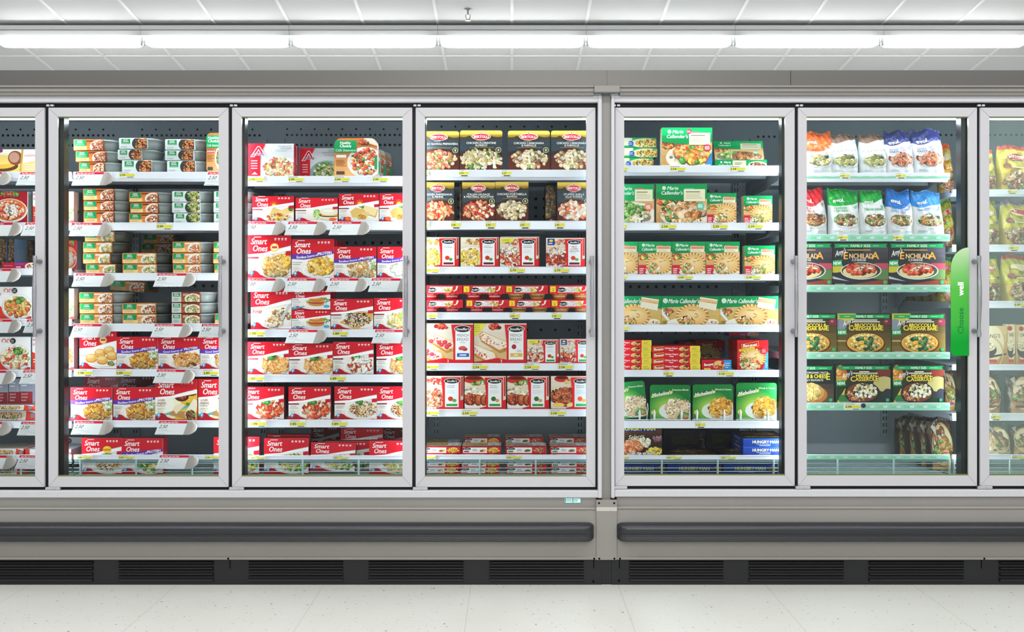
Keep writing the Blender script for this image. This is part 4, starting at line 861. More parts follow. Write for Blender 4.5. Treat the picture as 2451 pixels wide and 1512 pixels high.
def brown_art(dish):
    def f(a):
        a.L += 20
        a.ell(.5, .5, .4, .42, '#d8b878'); a.ell(.5, .42, .34, .3, '#f0dfb4'); a.text("CHANG'S", .5, .3, .05, '#2a2018', 'c', w=.5); a.food(.5, .56, .36, .16, GREENS+['#c85a2a', '#8a3a1c', '#e8a860', '#d87a3c'], 60, .05); a.rect(.2, .8, .8, .86, '#5a2a4a' if dish else '#b8862c'); a.poly([(.1, .1), (.3, .02), (.26, .3)], '#cfc8bc')
    return f
brown_col = lambda u, v: '#3a2a20' if v < .14 or u < .1 or u > .9 else mixc('#5a3a22', '#c89a58', min(1, max(0, v-.2)*1.2))

# ================================================================= bays, shelves
BAY = {1: (-2.62, -1.894), 2: (-1.884, -1.172), 3: (-1.169, -.4085), 4: (-.4075, .384), 5: (.398, 1.151), 6: (1.154, 1.881), 7: (1.893, 2.62)}
RAILS = {1: [(411, 432), (532, 551), (642, 658), (763, 780), (885, 902), (1008, 1025), (1088, 1100)],
         2: [(411, 433), (532, 551), (653, 671), (774, 793), (883, 901), (1006, 1023), (1088, 1100)],
         3: [(421, 444), (529.5, 550), (665, 684), (788, 807), (896, 914.5), (1004, 1023), (1090, 1100)],
         4: [(406, 430), (528, 549), (638, 655), (747, 765), (869, 887), (979, 997), (1088, 1100)],
         5: [(396, 419), (532.5, 551), (656, 671), (776.5, 794), (885, 902), (1007, 1025), (1089, 1100)],
         6: [(413.5, 434), (560, 577), (681.5, 698), (842.5, 859), (963.5, 982), None, (1087.5, 1099)],
         7: [(453, 469), (585, 602), (720, 737), (872, 886), (988.5, 1007), None, (1087.5, 1100)]}
YR = .155                    # front of the price rails
YI = .172                    # front of the goods
YB = .80                     # back panel
FLOORZ = Z(1133.5, .18)      # basket floor
def shelf_z(bay, row): return FLOORZ if row == 7 else Z(RAILS[bay][row-1][0]+1.2, YR)-.001

DOOR = {1: 'far-left cut-off door', 2: 'first whole door', 3: 'second whole door', 4: 'third whole door', 5: 'fourth whole door', 6: 'fifth whole door', 7: 'far-right cut-off door'}
SHELF = {1: 'top shelf', 2: 'second shelf', 3: 'third shelf', 4: 'fourth shelf', 5: 'fifth shelf', 6: 'sixth shelf', 7: 'bottom basket'}
ORD = ['first', 'second', 'third', 'fourth', 'fifth', 'sixth', 'seventh', 'eighth']
ITEMS = []                   # (bay, row, x-px of its middle, spec)
_PROTO = {}
RZ = random.Random(7)
def place(name, cat, builder, key, w, h, loc, rot=(0, 0, 0)):
    """the first of its kind is built, every later one copied object by object."""
    if key in _PROTO:
        root0, w0, h0 = _PROTO[key]
        r = root0.copy(); COL.objects.link(r)
        for ch in root0.children:
            c = ch.copy(); COL.objects.link(c); c.parent = r
        r.scale = (w/w0, 1, h/h0)
    else:
        parts = builder()
        if len(parts) == 1: r = link(name, parts[0][1].mesh(name), parts[0][2])
        else:
            r = empty(name)
            for nm, mb, mt in parts: link(nm, mb.mesh(nm), mt, r)
        _PROTO[key] = (r, w, h)
    r.location = loc; r.rotation_euler = rot
    return r
def put(bay, row, x0, y0, x1, build, key, name, look, cat, y1=None, dy=0.0, depth=.045, rot=None, pos=None, ls=None, shared=None, jitter=True):
    """a package whose front shows from x0,y0 to x1 (bottom on its shelf, or at y1)."""
    Y = YI+dy
    zb = shelf_z(bay, row) if y1 is None else Z(y1, Y)
    w = (x1-x0)*S(Y); h = Z(y0, Y)-zb
    cx = X((x0+x1)/2, Y)
    rz = RZ.uniform(-.006, .006) if jitter else 0
    r = place(name, cat, lambda: build(w, h), key, w, h, (cx, Y+(RZ.uniform(0, .004) if jitter else 0), zb), rot or (0, 0, rz))
    ITEMS.append(dict(o=r, bay=bay, row=row, x=(x0+x1)/2, y=y0, look=look, cat=cat, name=name, pos=pos, shared=shared, dy=dy))
    return r
def label_items():
    rows = {}
    for it in ITEMS: rows.setdefault((it['bay'], it['row']), []).append(it)
    for (bay, row), its in rows.items():
        front = sorted((i for i in its if i['pos'] is None and not i['shared']), key=lambda i: i['x'])
        for k, i in enumerate(front):
            n = len(front)
            i['pos'] = 'only item' if n == 1 else 'leftmost item' if k == 0 else 'rightmost item' if k == n-1 else ORD[k]+' from left'
        for i in its:
            where = SHELF[row]+', '+DOOR[bay]
            lab = f"{i['look']}, {i['pos']}, {where}" if not i['shared'] else f"{i['look']}, {where}"
            g = i['shared'] or f"{i['cat']} items on the {SHELF[row]} behind the {DOOR[bay]}"
            tag(i['o'], lab, i['cat'], g)
# ================================================================= room
def node_floor():
    m, t, out = nt('vinyl_tile_floor'); N = t.nodes.new; L = t.links.new
    b = N('ShaderNodeBsdfPrincipled'); b.inputs['Roughness'].default_value = .3; b.inputs['Specular IOR Level'].default_value = .35
    tc = N('ShaderNodeTexCoord'); sp = N('ShaderNodeSeparateXYZ'); L(tc.outputs['Object'], sp.inputs[0])
    def math_(op, a, b_=None):
        n = N('ShaderNodeMath'); n.operation = op
        for i, q in enumerate((a, b_)):
            if q is None: continue
            if isinstance(q, (int, float)): n.inputs[i].default_value = q
            else: L(q, n.inputs[i])
        return n.outputs[0]
    ln = []
    for ax, off, wd in ((0, .17, .0014), (1, .456, .0012)):
        f = math_('FRACT', math_('DIVIDE', math_('ADD', sp.outputs[ax], off+30*.6096), .6096))
        d = math_('ABSOLUTE', math_('SUBTRACT', f, .5)); ln.append(math_('GREATER_THAN', d, .5-wd/.6096/2*1.6))
    line = math_('MAXIMUM', math_('MULTIPLY', ln[0], .4), math_('MULTIPLY', ln[1], .14))
    mp = N('ShaderNodeMapping'); mp.inputs['Scale'].default_value = (1, 1.3, 1); mp.inputs['Rotation'].default_value = (0, 0, .5); L(tc.outputs['Object'], mp.inputs[0])
    sums = None
    for sc, thr, amt in ((38, .17, 1.0), (90, .2, .7), (60, .19, .9)):
        v = N('ShaderNodeTexVoronoi'); v.inputs['Scale'].default_value = sc; v.inputs['Randomness'].default_value = 1; L(mp.outputs[0], v.inputs['Vector'])
        cs = N('ShaderNodeSeparateColor'); L(v.outputs['Color'], cs.inputs[0])
        on = math_('LESS_THAN', v.outputs['Distance'], math_('MULTIPLY', cs.outputs[1], thr)); pick = math_('GREATER_THAN', cs.outputs[0], .45)
        s = math_('MULTIPLY', math_('MULTIPLY', on, pick), math_('MULTIPLY', cs.outputs[2], amt)); sums = s if sums is None else math_('MAXIMUM', sums, s)
    nz = N('ShaderNodeTexNoise'); nz.inputs['Scale'].default_value = 2.2; L(tc.outputs['Object'], nz.inputs['Vector'])
    r = N('ShaderNodeValToRGB'); r.color_ramp.elements[0].color = (*srgb((206, 206, 198)), 1); r.color_ramp.elements[1].color = (*srgb((218, 219, 212)), 1); L(nz.outputs['Fac'], r.inputs[0])
    m1 = N('ShaderNodeMixRGB'); m1.inputs[2].default_value = (*srgb((120, 118, 106)), 1); L(line, m1.inputs[0]); L(r.outputs[0], m1.inputs[1])
    m2 = N('ShaderNodeMixRGB'); m2.inputs[2].default_value = (*srgb((70, 66, 60)), 1); L(sums, m2.inputs[0]); L(m1.outputs[0], m2.inputs[1])
    L(m2.outputs[0], b.inputs['Base Color']); L(b.outputs[0], out.inputs[0]); return m
def node_ceiling():
    m, t, out = nt('ceiling_tile'); N = t.nodes.new; L = t.links.new
    b = N('ShaderNodeBsdfPrincipled'); b.inputs['Roughness'].default_value = .85; tc = N('ShaderNodeTexCoord'); n = N('ShaderNodeTexNoise'); n.inputs['Scale'].default_value = 60; n.inputs['Detail'].default_value = 4
    r = N('ShaderNodeValToRGB'); r.color_ramp.elements[0].position = .35; r.color_ramp.elements[0].color = (*srgb((230, 231, 229)), 1); r.color_ramp.elements[1].position = .65; r.color_ramp.elements[1].color = (*srgb((230, 231, 229)), 1)
    L(tc.outputs['Object'], n.inputs['Vector']); L(n.outputs['Fac'], r.inputs[0]); L(r.outputs[0], b.inputs['Base Color']); L(b.outputs[0], out.inputs[0]); return m
M['floor_t'] = node_floor(); M['ceil_t'] = node_ceiling(); M['tbar'] = pmat('white_ceiling_bar', (250, 250, 250), .5)

fl = MB(); fl.box(-7, 7, -6, 6, -.05, 0); fo = link('floor', fl, 'floor_t'); fo['kind'] = 'structure'
def ceil_z(d): return 3.48-.128*(d-7.87)          # gently falling ceiling, d = distance from the camera
cl = MB(); d0, d1 = 5.2, 12.0
cl.prism_x([(d0-CAM_D, ceil_z(d0)), (d1-CAM_D, ceil_z(d1)), (d1-CAM_D, ceil_z(d1)+.05), (d0-CAM_D, ceil_z(d0)+.05)], -9, 9)
ce = link('ceiling', cl, 'ceil_t'); ce['kind'] = 'structure'
tb = MB()
for k in range(-14, 15):
    x = k*.6096; w = .0125
    tb.prism_x([(d0-CAM_D, ceil_z(d0)-.004), (d1-CAM_D, ceil_z(d1)-.004), (d1-CAM_D, ceil_z(d1)+.002), (d0-CAM_D, ceil_z(d0)+.002)], x-w, x+w)
for k in range(-2, 3):
    d = 9.07+1.2192*k; w = .010
    tb.prism_x([(d-w-CAM_D, ceil_z(d-w)-.0035), (d+w-CAM_D, ceil_z(d+w)-.0035), (d+w-CAM_D, ceil_z(d+w)+.002), (d-w-CAM_D, ceil_z(d-w)+.002)], -9, 9)
tg = link('ceiling_grid', tb, 'tbar', ce); tg['kind'] = 'structure'
wb = MB(); wb.box(-9, 9, 7.8, 7.9, 0, 3.1); wo = link('wall_back', wb, pmat('far_wall', (225, 225, 222), .7)); wo['kind'] = 'structure'

# strip lights: a row along the ceiling behind the freezers
DL = 8.41; YL = DL-CAM_D
def light_proto():
    r = empty('strip_light')
    zt = ceil_z(DL)-.024; L = 1.2192
    h = MB(); h.prism_x([(-.11, .012), (.11, .012), (.11, -.03), (.09, -.066), (-.09, -.066), (-.11, -.03)], -L/2+.001, L/2-.001); link('housing', h, pmat('white_light_housing', (252, 253, 253), .4), r)
    s = MB(); s.box(-L/2+.001, L/2-.001, -.1115, -.108, -.031, -.025); link('seam_strip', s, pmat('grey_seam', (120, 126, 126), .5), r)
    t = MB(); n = 14
    rows = []
    for x, q in ((-L/2+.024, .3), (-L/2+.028, .6), (-L/2+.05, .9), (-L/2+.1, 1), (L/2-.1, 1), (L/2-.05, .9), (L/2-.028, .6), (L/2-.024, .3)):
        rows.append([(x, .085*q*math.cos(a), -.104+.039*q*math.sin(a)) for a in (2*math.pi*k/n for k in range(n))])
    t.grid(rows, close=True); t.face(rows[0][::-1]); t.face(rows[-1]); link('light_tube', t, 'lamp', r)
    for sx in (-1, 1):
        e = MB(); e.tube([(sx*(L/2-.016), -.02, -.06), (sx*(L/2-.015), -.03, -.1), (sx*(L/2-.015), -.03, -.135)], [.007, .014, .011], 8); link('tube_socket', e, 'socket', r)
    r.location = (0, YL, zt)
    return r
lp = light_proto()
for k in range(7):
    if k == 0: o = lp
    else:
        o = lp.copy(); COL.objects.link(o)
        for ch in lp.children: c = ch.copy(); COL.objects.link(c); c.parent = o
    o.location.x = -3.657+1.2192*k
    tag(o, f"glowing white ceiling strip light, {['leftmost of the row', 'second from the left end', 'third from the left end', 'middle one of the row', 'third from the right end', 'second from the right end', 'rightmost of the row'][k]}", 'light', 'ceiling strip lights')
# sprinkler head
sd = 8.05; sx = X(1120, sd-CAM_D); sp = empty('fire_sprinkler', (sx, sd-CAM_D, ceil_z(sd)))
q = MB(); q.lathe([(.03, .0), (.03, -.006), (.012, -.012), (.01, -.045)], 14); link('escutcheon', q, 'steel', sp)
q = MB(); q.tube([(-.016, 0, -.04), (-.018, 0, -.06), (-.004, 0, -.085)], .003); q.tube([(.016, 0, -.04), (.018, 0, -.06), (.004, 0, -.085)], .003); q.lathe([(.022, -.088), (.026, -.085), (.006, -.082)], 12); link('deflector', q, pmat('dull_brass', (120, 118, 110), .4, .7), sp)
tag(sp, 'small metal sprinkler head hanging from the white ceiling', 'sprinkler')

# ================================================================= freezer cabinets
XL, XR = -2.75, 2.75
JX0, JX1 = X(1440), X(1462)            # post between the two cabinets
def freezer(x0, x1, which, bays, doors):
    F = empty('display_freezer', ((x0+x1)/2, 0, 0)); ox = (x0+x1)/2
    def add(name, mb, mat, parent=F):
        mb.v = [(p[0]-ox, p[1], p[2]) for p in mb.v]
        return link(name, mb, mat, parent)
    inner0, inner1 = (x0, X(1450.5)) if which == 'left' else (X(1452.5), x1)
    # canopy and cornice
    m = MB(); cs = [x0, (JX0+JX1)/2] if which == 'left' else [(JX0+JX1)/2, X(1888)-.0008, X(1888)+.0008, x1]
    for a, b in zip(cs[::2], cs[1::2]): m.box(a, b, -.03, .55, Z(205, -.03), Z(168, -.03), b=.0005)
    add('canopy', m, 'canopy')
    m = MB(); xe0, xe1 = (x0, X(1421, -.03)) if which == 'left' else (X(1484, -.03), x1)
    prof = [(-.036, Z(204, -.036)), (-.038, Z(206, -.036)), (-.038, Z(208.5, -.036)), (-.030, Z(210, -.03)), (-.030, Z(212, -.03)), (-.034, Z(213, -.03)), (-.034, Z(219, -.03)), (-.028, Z(220.5, -.03)), (-.026, Z(227, -.03)), (-.01, Z(229, -.03)), (.04, Z(229)), (.04, Z(204))]
    m.prism_x(prof[::-1], xe0, xe1); add('cornice', m, 'grey_metal')
    # carcass: back, ends, top, floor
    zb, zt = Z(1150), Z(206)
    m = MB(); m.box(inner0, inner1, YB, YB+.06, .02, zt)
    HOLES = {1: [(324, 12, 6), (348, 12, 7), (310, 33, 5)], 2: [(324, 11.7, 6), (310, 33, 5), (684, 21, 7)], 3: [(323, 11.7, 6), (347, 11.7, 7), (309, 33, 5), (581, 20.5, 7.5)], 4: [(303, 33, 5), (663, 20.5, 6.5), (789, 34, 7), (476, 20.5, 8), (497, 20.5, 8), (518, 20.5, 8)], 5: [(457, 20.5, 7), (686, 20.5, 7.5), (796, 34, 5)], 6: [(327, 13, 6)], 7: [(323, 13, 6)]}
    hol = m
    for b in bays:
        for py, pitch, dia in HOLES.get(b, []):
            pxs = X(1225.5+pitch, YB); r = dia*S(YB)/2
            x = BAY[b][0]+.06
            while x < BAY[b][1]-(.06 if b != 5 else .11):
                hol.face([(x+r*math.cos(t), YB-.0012, Z(py, YB)+r*math.sin(t)) for t in (-2*math.pi*k/12 for k in range(12))], (8, 9, 12))
                x += pxs
    add('back_panel', m, 'linerprint')
    for b in bays:                                        # slotted uprights carrying the shelves
        for x in (BAY[b][0]+.035, BAY[b][1]-.05):
            m = MB(); m.box(x-.016, x+.016, YB-.022, YB, .5, zt-.1)
            z = .52
            while z < zt-.14:
                for q in (-.007, .007): m.box(x+q-.003, x+q+.003, YB-.0235, YB-.0215, z, z+.018, c=(8, 8, 10))
                z += .032
            up = add('upright', m, 'upright')
    m = MB(); m.box(inner0, inner1, .05, YB+.06, zt-.012, zt); add('liner_top', m, 'liner')
    m = MB(); m.box(inner0, inner1, .06, YB+.06, .30, FLOORZ-.03); add('liner_floor', m, 'liner')
    m = MB(); xw = (inner1-.004, inner1) if which == 'left' else (inner0, inner0+.004)
    m.box(xw[0], xw[1], .05, YB, FLOORZ-.03, zt); add('end_wall', m, 'liner')
    m = MB(); xo = (x0, x0+.03) if which == 'left' else (x1-.03, x1); m.box(xo[0], xo[1], -.01, YB+.06, 0, zt); add('end_panel', m, 'grey_metal')
    # white surround
    m = MB(); ys0, ys1 = -.012, .05
    if which == 'left': tops = [(x0, X(1440), 229, 246), (x0, X(1432), 1172.5, 1190)]; vert = (X(1430.5), X(1440))
    else: tops = [(X(1462), x1, 228, 245.5), (X(1470), x1, 1170.5, 1188)]; vert = (X(1462), X(1470.5))
    for a, b, t0, t1 in tops: m.box(a, b, ys0, ys1, Z(t1), Z(t0), b=.003)
    m.box(vert[0], vert[1], ys0-.004, ys1, Z(1190.5), Z(229 if which == 'left' else 228), b=.003); add('surround', m, 'white_metal')
    # black gasket frame and mullions between doors
    for za, zc_ in ((266, 244), (1175, 1158)): m = MB(); m.box(max(inner0, X(1462)) if which == 'right' else inner0, min(inner1, X(1440)) if which == 'left' else inner1, .012, .058, Z(za), Z(zc_)); add('gasket', m, 'black')
    gaps = [111.5, 551, 990.5, 1428.5] if which == 'left' else [1469, 1906.5, 2342]
    for gx in gaps:
        m = MB(); x = X(gx); a, b = x-.045, x+.045
        if gx == 1428.5: b = x+.012; a = x-.034
        if gx == 1469: a = x-.012; b = x+.034
        m.box(x-.012, x+.012, .014, .05, Z(1170), Z(250)); m.box(a, b, .05, .12, Z(1150, .1), Z(262, .1), b=.012); mu = add('mullion', m, 'mullion')
        m = MB(); m.box(max(a, x-.02), min(b, x+.02), .1205, .1245, Z(1120, .1), Z(290, .1)); add('led_strip', m, 'led', mu)
    # header light along the top
    m = MB(); m.box(inner0+.02, inner1-.02, .124, .142, Z(286, .124), Z(280, .124), b=.004); add('header_light', m, 'led')
    # lower front
    bx0, bx1 = (x0, X(1426)) if which == 'left' else (X(1476), x1)
    m = MB(); m.box(bx0, bx1, -.004, .06, Z(1213), Z(1189.5)); add('upper_apron', m, 'grey_metal')
    m = MB(); dz = 0 if which == 'left' else 2
    m.prism_x([(-.008, Z(1212-dz)), (-.016, Z(1213.5-dz)), (-.02, Z(1216-dz)), (-.016, Z(1219-dz)), (-.020, Z(1250)), (-.022, Z(1300)), (-.020, Z(1328)), (-.026, Z(1331)), (-.026, Z(1335)), (-.01, Z(1337)), (.06, Z(1337)), (.06, Z(1212-dz))][::-1], bx0, bx1); add('front_panel', m, 'grey_panel')
    # bumper with rounded end
    e0, e1 = (x0, X(1422, -.05)) if which == 'left' else (X(1478.5, -.05), x1)
    m = MB(); n = 14; rows = []
    zc, hh = Z(1275, -.05), 22*S(-.05)
    prof = [(-.018, -1), (-.04, -1.0), (-.056, -.93), (-.062, -.8), (-.062, -.72), (-.0595, -.70), (-.062, -.68), (-.062, -.56), (-.0595, -.54), (-.062, -.52), (-.062, -.4), (-.0595, -.38), (-.062, -.36), (-.062, -.2), (-.0595, -.18), (-.064, -.14), (-.068, .3), (-.066, .62), (-.06, .8), (-.05, .93), (-.036, 1), (-.018, 1)]
    st = [(0, 1)] + [(.022+.0*k, 1) for k in range(1)]
    ends = [(0.0, .35, .70), (.006, .6, .86), (.014, .82, .95), (.024, .95, .99), (.038, 1, 1)]
    seq = [(e1-q, a, b) for q, a, b in ends] + [(e0, 1, 1)] if which == 'left' else [(e0+q, a, b) for q, a, b in ends] + [(e1, 1, 1)]
    for x, a, b in seq: rows.append([(x, -.018+(y+.018)*a, zc+zz*hh*b) for y, zz in prof])
    m.grid(rows, sm=True, flip=which == 'right'); m.face(rows[0] if which == 'left' else rows[0][::-1]); add('bumper', m, 'bumper')
    # kick plate with pressed louvres
    m = MB(); kx0, kx1 = (x0, X(1440)) if which == 'left' else (X(1464), x1)
    m.box(kx0, kx1, 0.0, .05, 0, Z(1335)); kp = add('kick_plate', m, 'kick')
    groups = [(-120, 224), (283, 512), (594, 822), (881, 1110), (1170, 1398)] if which == 'left' else [(1505, 1732), (1791, 2020), (2078, 2307), (2390, 2600)]
    for a, b in groups:
        v = MB(); xa, xb = X(a), X(b)
        for k in range(4):
            zt_ = Z(1337.5+13.8*k)
            v.box(xa, xb, -.0015, .001, zt_-.008, zt_, c=(3, 3, 4))
            if k < 3 or True: v.prism_x([(-.001, zt_-.007), (-.009, zt_-.0115), (-.010, zt_-.0135), (-.001, zt_-.0225)][::-1], xa+.004, xb-.002, c=(18, 18, 22))
            for xx in (xa, xb-.003): v.box(xx, xx+.003, -.0018, .001, zt_-.019, zt_-.004, c=(3, 3, 4))
        add('louvre', v, 'kickprint', kp)
    for sx_ in ([550.5, 1421] if which == 'left' else [1482.5, 2349]):
        v = MB(); v.box(X(sx_)-.0018, X(sx_)+.0018, -.0012, .001, Z(1360), Z(1337)); add('slot', v, 'hole', kp)
        v = MB(); v.face([(X(sx_)+.0045*math.cos(t), -.0265, Z(1332.5)+.0045*math.sin(t)) for t in (-2*math.pi*k/10 for k in range(10))]); add('screw', v, 'hole', kp)
    for sx_, sy_ in ([(1420.5, 1391)] if which == 'left' else [(1481.5, 1389)]): v = MB(); v.face([(X(sx_)+.005*math.cos(t), -.0012, Z(sy_)+.005*math.sin(t)) for t in (-2*math.pi*k/10 for k in range(10))]); add('screw', v, 'hole', kp)
    # hinged glass doors
    for di, (xa, xb, ga, gb, hx, gm) in doors.items():
        D = empty('door', (X((xa+xb)/2)-ox, 0, 0)); D.parent = F
        dx = X((xa+xb)/2)
        zt_, zb_ = Z(257.5), Z(1165 if which == 'left' else 1162.5)
        gz1, gz0 = Z(279), Z(1140 if which == 'left' else 1137.5)
        A, B, a, b = X(xa)-dx, X(xb)-dx, X(ga)-dx, X(gb)-dx
        def piece(nm, mb, mt, par=D): return link(nm, mb, mt, par)
        m = MB()
        for qs in (((A, zb_), (B, zb_), (b, gz0), (a, gz0)), ((B, zb_), (B, zt_), (b, gz1), (b, gz0)), ((B, zt_), (A, zt_), (a, gz1), (b, gz1)), ((A, zt_), (A, zb_), (a, gz0), (a, gz1))):
            sh = .0003; cxx = sum(p[0] for p in qs)/4; czz = sum(p[1] for p in qs)/4
            m.prism_y([(p[0], p[1]) for p in qs], 0, .011)
        # mitre seams
        for (px_, pz_), (qx_, qz_) in (((A, zt_), (a, gz1)), ((B, zt_), (b, gz1)), ((A, zb_), (a, gz0)), ((B, zb_), (b, gz0))):
            dd = .0006; m.face([(px_, -.0004, pz_-dd), (qx_, -.0004, qz_-dd), (qx_, -.0004, qz_+dd), (px_, -.0004, pz_+dd)], (150, 150, 152))
        piece('door_frame', m, 'frameprint')
        m = MB(); m.box(a, b, .003, .009, gz1-.0042, gz1); m.box(a, b, .003, .009, gz0, gz0+.005); m.box(a, a+.0008, .006, .009, gz0, gz1); m.box(b-.0008, b, .006, .009, gz0, gz1); piece('glass_edge', m, 'edge')
        m = MB(); m.face([(a, .008, gz0), (b, .008, gz0), (b, .008, gz1), (a, .008, gz1)]); piece('glass_pane', m, gm)
        if hx:
            hz0, hz1 = Z(806, -.05), Z(612, -.05); hxx = X(hx)-dx
            H = MB(); N = 22; pts, rad = [], []
            for k in range(N+1):
                f = k/N; pts.append((hxx, -.046-.006*math.sin(math.pi*f), hz0+(hz1-hz0)*f))
                e = min(f, 1-f); rad.append(.0085 if e < .02 else .0088 if e < .09 else .0052+.0032*min(1, (e-.09)/.3) if e >= .12 else .0058)
            H.tube(pts, rad, 12)
            for zz in (hz0+.022, hz1-.022): H.tube([(hxx, 0.0, zz), (hxx, -.02, zz), (hxx, -.044, zz)], [.0105, .009, .008], 12)
            piece('handle', H, 'chrome')
        m = MB(); m.box(A-.012, A+.05, -.006, .03, zb_-.0135, zb_-.0005, b=.002); m.box(A+.022, A+.03, -.0085, -.004, zb_-.0105, zb_-.004); piece('hinge', m, 'steel')
        m = MB(); m.box(A-.009, A+.003, 0, .03, zt_+.006, zt_+.0135); m.box(A+.008, A+.020, 0, .03, zt_+.006, zt_+.0135); piece('hinge_cap', m, 'white_metal')
    # shelves
    for b in bays:
        for row in range(1, 8):
            rl = RAILS[b][row-1]
            if rl is None: continue
            x0_, x1_ = BAY[b]
            zt_, zb_ = Z(rl[0], YR), Z(rl[1], YR)
            basket = row == 7
            sz = shelf_z(b, row)
            green = b == 6
            m = MB()
            if basket:
                k = 0
                for py in (1109, 1120, 1128.5): m.tube([(x0_, YR+.004, Z(py, YR)), (x1_, YR+.004, Z(py, YR))], .0018, 6)
                for k in range(6):
                    xx = x0_+.02+.14*k*1.0
                    if which == 'left': xx = x0_ + (.247 if b == 2 else .238)*0 + .03 + .24*k
                    else: xx = x0_+.005+.24*k
                    if xx > x1_: break
                    m.tube([(xx, YR-.002, zb_), (xx, YR-.002, FLOORZ+.004), (xx, YR+.009, FLOORZ-.003)], .0042, 6)
                y = YR+.02
                while y < YB-.03: m.tube([(x0_, y, FLOORZ-.003), (x1_, y, FLOORZ-.003)], .0016, 5); y += .026
                for k in range(5): xx = x0_+.01+(x1_-x0_-.02)*k/4; m.tube([(xx, YR+.01, FLOORZ-.006), (xx, YB-.02, FLOORZ-.006)], .0025, 5)
                sh = add('basket', m, 'wire')
            else:
                m.box(x0_, x1_, YR+.012, YB-.05, sz-.009, sz-.001); m.box(x0_+.01, x1_-.01, YR+.2, YR+.23, sz-.03, sz-.009); sh = add('shelf', m, 'shelf')
            m = MB()
            if not basket and row == 1:                      # deep lip under the top shelves
                m.prism_x([(YR, zt_), (YR-.004, zt_-.001), (YR, zb_+(zt_-zb_)*.28), (YR+.012, zb_+(zt_-zb_)*.26), (YR+.02, zb_), (YR+.03, zb_), (YR+.03, zt_-.006), (YR+.007, zt_-.006), (YR+.006, zt_)][::-1], x0_, x1_)
            else:
                bk = YR+.012 if basket else YR+.03
                m.prism_x([(YR+.007, zt_), (YR+.004, zt_), (YR, zt_-.0012), (YR, zt_-.003), (YR+.0022, zt_-.004), (YR, zb_+.002), (YR+.003, zb_), (bk, zb_), (bk, zt_-.005), (YR+.007, zt_-.005)][::-1], x0_, x1_)
            if basket: m.prism_x([(YR+.006, zb_), (YR+.009, zb_-.012), (YR+.012, zb_-.012), (YR+.012, zb_)][::-1], x0_, x1_, c=(150, 175, 172))
            if green:
                hgt = (zt_-zb_)*(.62 if row == 1 else .94); w = x1_-x0_
                a = Art(w, hgt, 3); a.fill('#a6e3bc' if row != 7 else '#a9ecae'); a.grad(0, 1, '#b4e9c6', '#98dcb2', 4)
                for k in range(13):
                    a.text('Choose', .02+k*.0785, .66, .42, '#7cc79a', w=.034); a.text('well', .02+k*.0785+.037, .66, .42, '#f2fbf4', bold=.03, w=.022)
                m.art(a, lambda x, z, off: (x0_+x, YR-.0016-off, zt_-.0014-hgt+z))
            add('price_rail', m, 'railprint', sh)
            if not basket:
                for sx_ in (0, 1):
                    xx = x0_+.0003 if sx_ == 0 else x1_-.0023
                    br = MB(); n0 = [(YR+.03, sz-.009), (YR+.04, sz-.026), (YR+.16, sz-.03), (YR+.24, sz-.045), (YB-.16, sz-.05), (YB-.06, sz-.105), (YB-.02, sz-.105), (YB-.02, sz+.03), (YB-.06, sz-.001)]
                    br.prism_x(n0[::-1], xx, xx+.002); add('bracket', br, 'shelf', sh)
            for lab in PRICES.get((b, row), []):
                px, txt, kind = lab
                w_, h_ = (.07, (zt_-zb_)*.86) if kind != 's' else (.042, (zt_-zb_)*.9)
                if row == 1: h_ *= .72
                px_x = X(px, YR); m = MB(); a = Art(w_, h_, 5)
                if kind != 'f': a.fill('#f0f1ee')
                a.L += 2
                if kind == 's': a.rect(.0, .3, .98, .74, '#e6e34e'); a.lines(.05, .08, .6, 1, .1, '#9aa07a', .07); a.rect(.2, .82, .85, .97, '#3a4458'); a.text(txt, .02, .68, .3, '#6a6a1c', w=.42, bold=.03)
                else: a.rect(.04, .36, .98, .78, '#e3e23c'); a.lines(.05, .06, .7, 2, .13, '#8f9690', .06); a.rect(.52, .86, .9, .97, '#4a5468'); a.text(txt, .08, .76, .38, '#3c4416', w=.36, bold=.03)
                yy = YR-.0045 if not (basket) else YR-.0025
                m.box(px_x, px_x+w_, yy, yy+.0015, zt_-.001-h_, zt_-.001, c='#e8ebea'); m.art(a, lambda x, z, off: (px_x+x, yy-off, zt_-.001-h_+z))
                if kind == 'c': m.face([(px_x+w_+.012+.010*math.cos(t), yy-.001, zt_-.012+.010*math.sin(t)) for t in (-2*math.pi*k/16 for k in range(16))], '#1f3350')
                add('price_label', m, 'print', sh)
    return F
